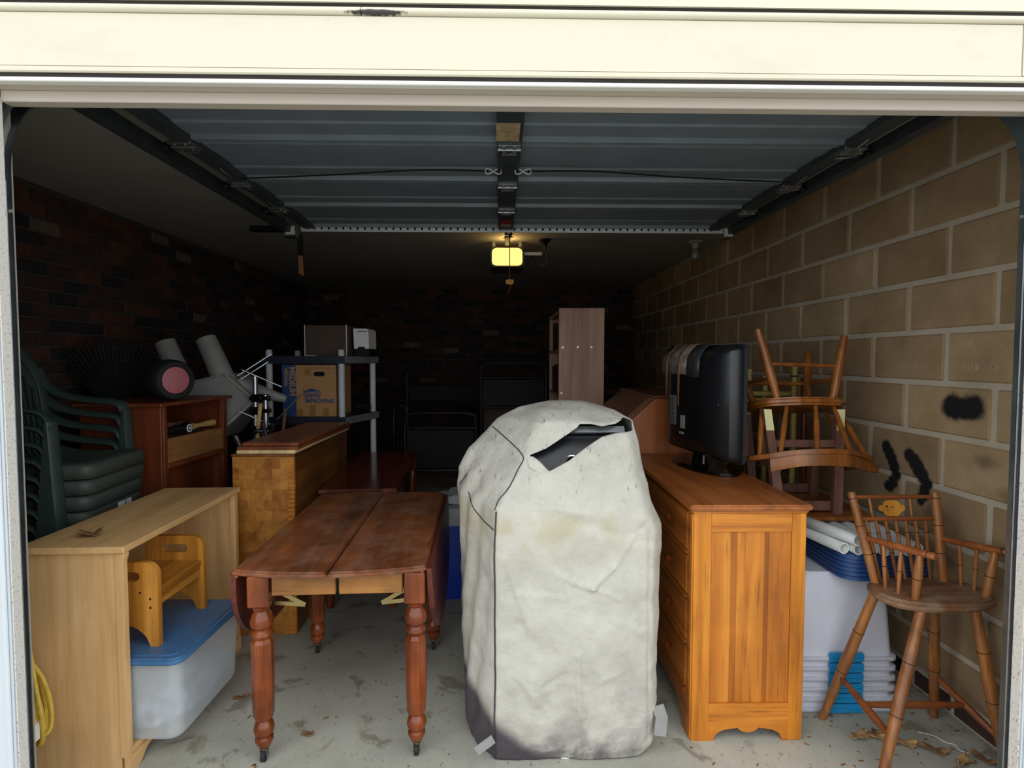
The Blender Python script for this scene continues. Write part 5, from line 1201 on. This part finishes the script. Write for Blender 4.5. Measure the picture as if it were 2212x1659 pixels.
b = bmn(); tube(b, [(-.165, .17, .15), (0, .17, .15), (.165, .18, .15)], [.008, .011, .008], 10); tube(b, [(-.15, -.11, .13), (-.16, .17, .15)], .009, 10); tube(b, [(.15, -.11, .13), (.165, .18, .15)], .009, 10); obj('stretcher', b, 'capt_wood', cc)
bow = bez([(-.225, .24, -.215), (-.245, .05, -.235), (-.222, -.13, -.232), (-.10, -.225, -.215), (.07, -.235, -.215), (.215, -.16, -.24), (.285, .04, -.265), (.285, .24, -.275)], 8)
b = bmn(); tube(b, bow, 1, prof=[(-.011, -.026), (.009, -.026), (.014, 0), (.009, .026), (-.011, .026)]); obj('arm_bow', b, 'capt_wood', cc)
b = bmn(); crest = bez([(-.205, -.165, -.262), (-.10, -.232, -.240), (.07, -.242, -.240), (.20, -.178, -.262), (.275, -.12, -.295)], 8); nC = len(crest); rows = []
for i, p in enumerate(crest):
    t = (crest[min(i + 1, nC - 1)] - crest[max(i - 1, 0)]).normalized(); o_ = Vector((t.y, -t.x, 0)).normalized()
    u = i / (nC - 1); h = .056 * (1 - .55 * max(0, (u - .72) / .28)); zt = p.z + .022; zb = p.z - h + .022
    rows.append([b.verts.new((p.x + o_.x * d, p.y + o_.y * d, z)) for d, z in ((-.012, zt), (.012, zt), (.016, (zt + zb) / 2), (.010, zb), (-.008, zb))])
for A, Bq in zip(rows, rows[1:]):
    for k in range(5): b.faces.new((A[k], A[(k + 1) % 5], Bq[(k + 1) % 5], Bq[k]))
b.faces.new(rows[0][::-1]); b.faces.new(rows[-1]); obj('crest_rail', b, 'capt_wood', cc)
for k, (x, y) in enumerate(((-.19, .10), (-.175, -.06), (-.09, -.125), (.03, -.145), (.13, -.11), (.185, -.03), (.195, .1))):
    i = [10, 15, 20, 27, 34, 40, 46][k]; e = bow[i]
    b = bmn(); tube(b, [(x, y + .015, .004), ((x + e.x) / 2, (y + .015 + e.y) / 2, -.11), (e.x, e.y, e.z + .008)], [.0085, .012, .009], 10); obj('spindle', b, 'capt_wood', cc)

# ------------------------------------------------------------------ bamboo stand at the block wall
bs = thing('bamboo_stand', 'yellow bamboo stand behind the upside down captain chair', 'stand', (1.60, 3.25, 0))
for x, y, z in ((-.13, 0, 1.39), (.115, -.05, 1.43), (-.13, .3, 1.34), (.115, .3, 1.34)):
    b = bmn(); pr = []
    for k in range(6): z0 = z * k / 6; pr += [(.0205, z0), (.0175, z0 + .02), (.0175, z0 + z / 6 - .02), (.0205, z0 + z / 6 - .001)]
    lathe(b, pr, 12, (x, y, 0)); obj('post', b, 'bamboo', bs)
for z in (.5, 1.245):
    b = bmn(); cyl(b, (-.22, -.02, z), (.125, -.04, z), .0145); cyl(b, (-.13, 0, z - .03), (-.13, .3, z - .03), .0145); cyl(b, (.115, -.05, z - .03), (.115, .3, z - .03), .0145); cyl(b, (-.2, -.025, z - .035), (.12, -.03, z - .035), .012); obj('rail', b, 'bamboo', bs)
for x, y, z in ((-.13, 0, 1.245), (.115, -.05, 1.35)):
    b = bmn(); tube(b, [(x + .0205 * math.cos(a), y + .0205 * math.sin(a), z) for a in [2 * PI * k / 14 for k in range(14)]], .005, 6, True); obj('binding', b, 'green_plastic', bs)
b = bmn(); cyl(b, (1.69, 3.0, .0), (1.69, 3.05, 1.345), .02, .017, 12); tag(obj('red_pole', b, 'cab_wood', None), 'dark red wooden pole standing between the upturned chair and block wall', 'pole')

# ------------------------------------------------------------------ youth stool in front of the block wall
st = thing('high_chair', 'bamboo turned wooden youth chair with arms standing before the block wall', 'chair', (1.592, 1.985, 0), math.radians(0))
SZ = .595
b = bmn(); P = []
for k in range(40):
    a = 2 * PI * k / 40; P.append((.208 * math.copysign(abs(math.cos(a)) ** .85, math.cos(a)), (.135 if math.sin(a) > 0 else .125) * math.copysign(abs(math.sin(a)) ** .75, math.sin(a))))
prism(b, P, 'z', SZ - .034, SZ); bmesh.ops.bevel(b, geom=[e for e in b.edges if abs(e.verts[0].co.z - e.verts[1].co.z) < 1e-5], offset=.011, segments=3, affect='EDGES'); obj('seat', b, 'stool_seat', st)
def bamb(b, p, q, r0, rm, r1, rings=(), n=14):
    p, q = Vector(p), Vector(q); ts = [0, .02, .3, .55, .8, .98, 1]; rs = [r0 * .9, r0, (r0 + rm) / 2, rm, (rm + r1) / 2, r1, r1 * .9]
    tube(b, [p + (q - p) * t for t in ts], rs, n)
def rad_at(t, r0, rm, r1): return r0 + (rm - r0) * t / .55 if t < .55 else rm + (r1 - rm) * (t - .55) / .45
def turned(nm, p, q, r0, rm, r1, rings, mat, par):
    b = bmn(); bamb(b, p, q, r0, rm, r1); o = obj(nm, b, mat, par)
    if rings:
        p, q = Vector(p), Vector(q); d = (q - p).normalized(); u = d.orthogonal().normalized(); v = d.cross(u)
        for t in rings:
            b = bmn(); c = p + (q - p) * t; r = rad_at(t, r0, rm, r1) + .0002
            tube(b, [c + u * math.cos(a) * r + v * math.sin(a) * r for a in [2 * PI * k / 18 for k in range(18)]], .0013, 5, True); obj('ring_groove', b, 'groove', o)
    return o
LG = [((-.150, .075, SZ - .025), (-.295, .165, 0)), ((-.055, -.10, SZ - .03), (-.23, -.20, 0)), ((.085, .09, SZ - .03), (.165, .165, 0)), ((.145, -.02, SZ - .03), (.205, -.11, 0))]
LG[1] = ((-.098, -.085, SZ - .03), (-.30, -.185, 0))
for p, q in LG: turned('leg', p, q, .017, .021, .014, (.32, .62), 'stool_wood', st)
def on(i, t): p, q = Vector(LG[i][0]), Vector(LG[i][1]); return p + (q - p) * t
turned('stretcher', on(0, .66), on(1, .74), .010, .0145, .010, (), 'stool_rail', st)
turned('stretcher', on(2, .66), on(3, .84), .010, .0145, .010, (), 'stool_rail', st)
turned('stretcher', (on(0, .66) + on(1, .74)) / 2, (on(2, .66) + on(3, .84)) / 2, .010, .0145, .010, (), 'stool_rail', st)
BPL, BPR = (-.155, .085), (.115, .09)
pl0, pl1 = (-.155, .075, SZ - .005), (-.222, .135, SZ + .335); pr0, pr1 = (.118, .085, SZ - .005), (.108, .130, SZ + .335)
turned('back_post', pl0, pl1, .0145, .0165, .0145, (.32, .63, .93), 'stool_wood', st); turned('back_post', pr0, pr1, .0165, .0175, .0155, (.32, .63, .93), 'stool_wood', st)
Lp = lambda a, c, t: Vector(a) + (Vector(c) - Vector(a)) * t
turned('back_rail', Lp(pl0, pl1, .945), Lp(pr0, pr1, .945), .0075, .0085, .0075, (), 'stool_rail', st)
turned('back_rail', Lp(pl0, pl1, .70), Lp(pr0, pr1, .70), .0075, .009, .0075, (), 'stool_rail', st)
ra, rb = (Lp(pl0, pl1, .70), Lp(pr0, pr1, .70)), (Lp(pl0, pl1, .945), Lp(pr0, pr1, .945))
for k in range(7):
    u = (k + .75) / 8.0; top = ra[0] + (ra[1] - ra[0]) * u; bot = Lp((-.135, .10, SZ - .004), (.105, .105, SZ - .004), (k + .5) / 7.2)
    turned('spindle', bot, top, .0055, .0075, .0055, (.45, .78), 'stool_wood', st)
for u in (.19, .68): turned('spindle', ra[0] + (ra[1] - ra[0]) * u, rb[0] + (rb[1] - rb[0]) * (u + .01), .004, .0055, .004, (), 'stool_wood', st)
# shaped medallion between the two back rails
m0 = (ra[0] + (ra[1] - ra[0]) * .44 + rb[0] + (rb[1] - rb[0]) * .44) / 2
P = [(-.050, 0), (-.047, .010), (-.036, .012), (-.026, .026), (-.018, .030), (.018, .030), (.026, .026), (.036, .012), (.047, .010), (.050, 0), (.047, -.010), (.036, -.012), (.026, -.026), (.018, -.030), (-.018, -.030), (-.026, -.026), (-.036, -.012), (-.047, -.010)]
b = bmn(); prism(b, P, 'y', -.005, .005, Matrix.Translation(m0 + Vector((0, -.004, 0))) @ Matrix.Rotation(-.18, 4, 'X')); md_ = obj('medallion', b, 'bench_wood', st, False, 'shaped wooden medallion with faint carving')
b = bmn()
for dx, dz_, s in ((-.022, .008, .006), (-.018, -.006, .004), (-.006, -.012, .005), (-.004, .004, .004), (.004, .006, .003)): box(b, m0.x + dx - s, m0.x + dx + s * .4, m0.y - .0108, m0.y - .0088, m0.z + dz_ - s * .6, m0.z + dz_ + s * .6, .0008)
obj('carving', b, 'groove', md_, False)
aL0, aL1 = Lp(pl0, pl1, .50), Vector((-.085, -.125, SZ + .170)); aR0, aR1 = Lp(pr0, pr1, .48), Vector((.195, -.11, SZ + .175))
turned('armrest', aL0, aL1, .0095, .014, .013, (.9,), 'stool_rail', st); turned('armrest', aR0, aR1, .0095, .014, .013, (.9,), 'stool_rail', st)
turned('arm_post', (-.115, -.075, SZ - .004), Lp(aL0, aL1, .80), .012, .0165, .010, (.45,), 'stool_wood', st); turned('arm_post', (.155, -.06, SZ - .004), Lp(aR0, aR1, .80), .014, .0165, .010, (.45,), 'stool_wood', st)
for u, x, y in ((.3, -.155, .02), (.55, -.14, -.025)): turned('arm_spindle', (x, y, SZ - .004), Lp(aL0, aL1, u), .006, .008, .0055, (.5,), 'stool_wood', st)
for u, x, y in ((.3, .145, .035), (.55, .16, -.005)): turned('arm_spindle', (x, y, SZ - .004), Lp(aR0, aR1, u), .006, .008, .0055, (.5,), 'stool_wood', st)

# ------------------------------------------------------------------ leaves, string, chalk, webs
random.seed(21)
spots = [((1.372, 2.03, .002), .085, .3, 'dry_leaf', 'pale curled leaf nearest the dresser on the floor'), ((1.43, 2.03, .002), .10, -.1, 'dry_leaf', 'long pale leaf left of the stool leg on the floor'),
         ((1.515, 1.99, .002), .085, -.3, 'dry_leaf', 'pale leaf right of the near stool leg on the floor'), ((1.555, 1.985, .002), .055, .8, 'dry_leaf', 'small rounded pale leaf at the end of the leaf row'),
         ((1.47, 2.05, .002), .09, .2, 'brown_leaf', 'brown leaf behind the row of pale leaves'), ((1.60, 1.95, .002), .085, -.5, 'brown_leaf', 'large brown leaf in the litter below the block wall'),
         ((1.655, 1.89, .002), .085, .6, 'dry_leaf', 'pale torn leaf in the litter below the block wall'), ((1.74, 1.90, .002), .075, -1.0, 'brown_leaf', 'dark brown leaf in the litter nearest the right jamb'),
         ((-1.107, 2.33, .002), .06, .5, 'brown_leaf', 'brown leaf scrap on the floor beside the storage tub'), ((-.74, 2.09, .002), .05, 0, 'brown_leaf', 'small brown leaf scrap between the front table legs')]
for loc, L, a, m, lab in spots: leaf('dead_leaf', lab, loc, L, (0, 0, a), m, None, random.uniform(.2, .5), random.uniform(.4, .6))
b = bmn(); tube(b, bez([(1.62, 2.06, .003), (1.665, 2.035, .003), (1.68, 2.00, .003), (1.705, 1.985, .003), (1.70, 1.955, .003), (1.72, 1.94, .003)], 6), .0022, 6); tag(obj('white_string', b, 'string', None), 'short white string on the floor under the high chair', 'string')
b = bmn()
for k in range(260):
    x, y = random.uniform(-1.1, 1.75), 1.75 + random.random() ** 1.5 * 1.1; s = random.uniform(.003, .011); a = random.uniform(0, PI)
    if random.random() < .45: x = random.uniform(1.2, 1.8)
    if -.25 < x < .68: continue
    box(b, -s, s, -s * .3, s * .3, 0, .0025, mat=Matrix.Translation((x, y, .0005)) @ Matrix.Rotation(a, 4, 'Z'))
o = tag(obj('leaf_crumbs', b, 'brown_leaf', None, False), 'scattered crumbs of dry leaf across the concrete floor', 'debris'); o['kind'] = 'stuff'
# chalk writing on a block
def stroke(pts):
    b = bmn(); tube(b, [(WX - .0085, p[0], p[1]) for p in pts], .0028, 5, False, .35); o = obj('chalk_stroke', b, 'chalk', wr, False)
gy = lambda u: 2.19 - (u - 2070) / 108.0 * .225
def wv(lst):
    for s in lst: stroke([(2.183 - u * .225, z) for u, z in s])
wv([[(.02, 1.413), (.0, 1.409), (.06, 1.405)], [(.13, 1.43), (.14, 1.405)], [(.21, 1.405), (.225, 1.432), (.27, 1.408), (.30, 1.437)], [(.37, 1.43), (.375, 1.405), (.41, 1.412), (.415, 1.425), (.37, 1.431)], [(.62, 1.395), (.70, 1.45), (.78, 1.398)], [(.65, 1.417), (.76, 1.42)],
    [(.02, 1.49), (.04, 1.515), (.06, 1.497), (.085, 1.522), (.09, 1.497)], [(.14, 1.497), (.16, 1.52), (.18, 1.50)], [(.145, 1.507), (.175, 1.51)], [(.22, 1.502), (.235, 1.53), (.265, 1.508), (.29, 1.54)], [(.13, 1.462), (.2, 1.468)]])
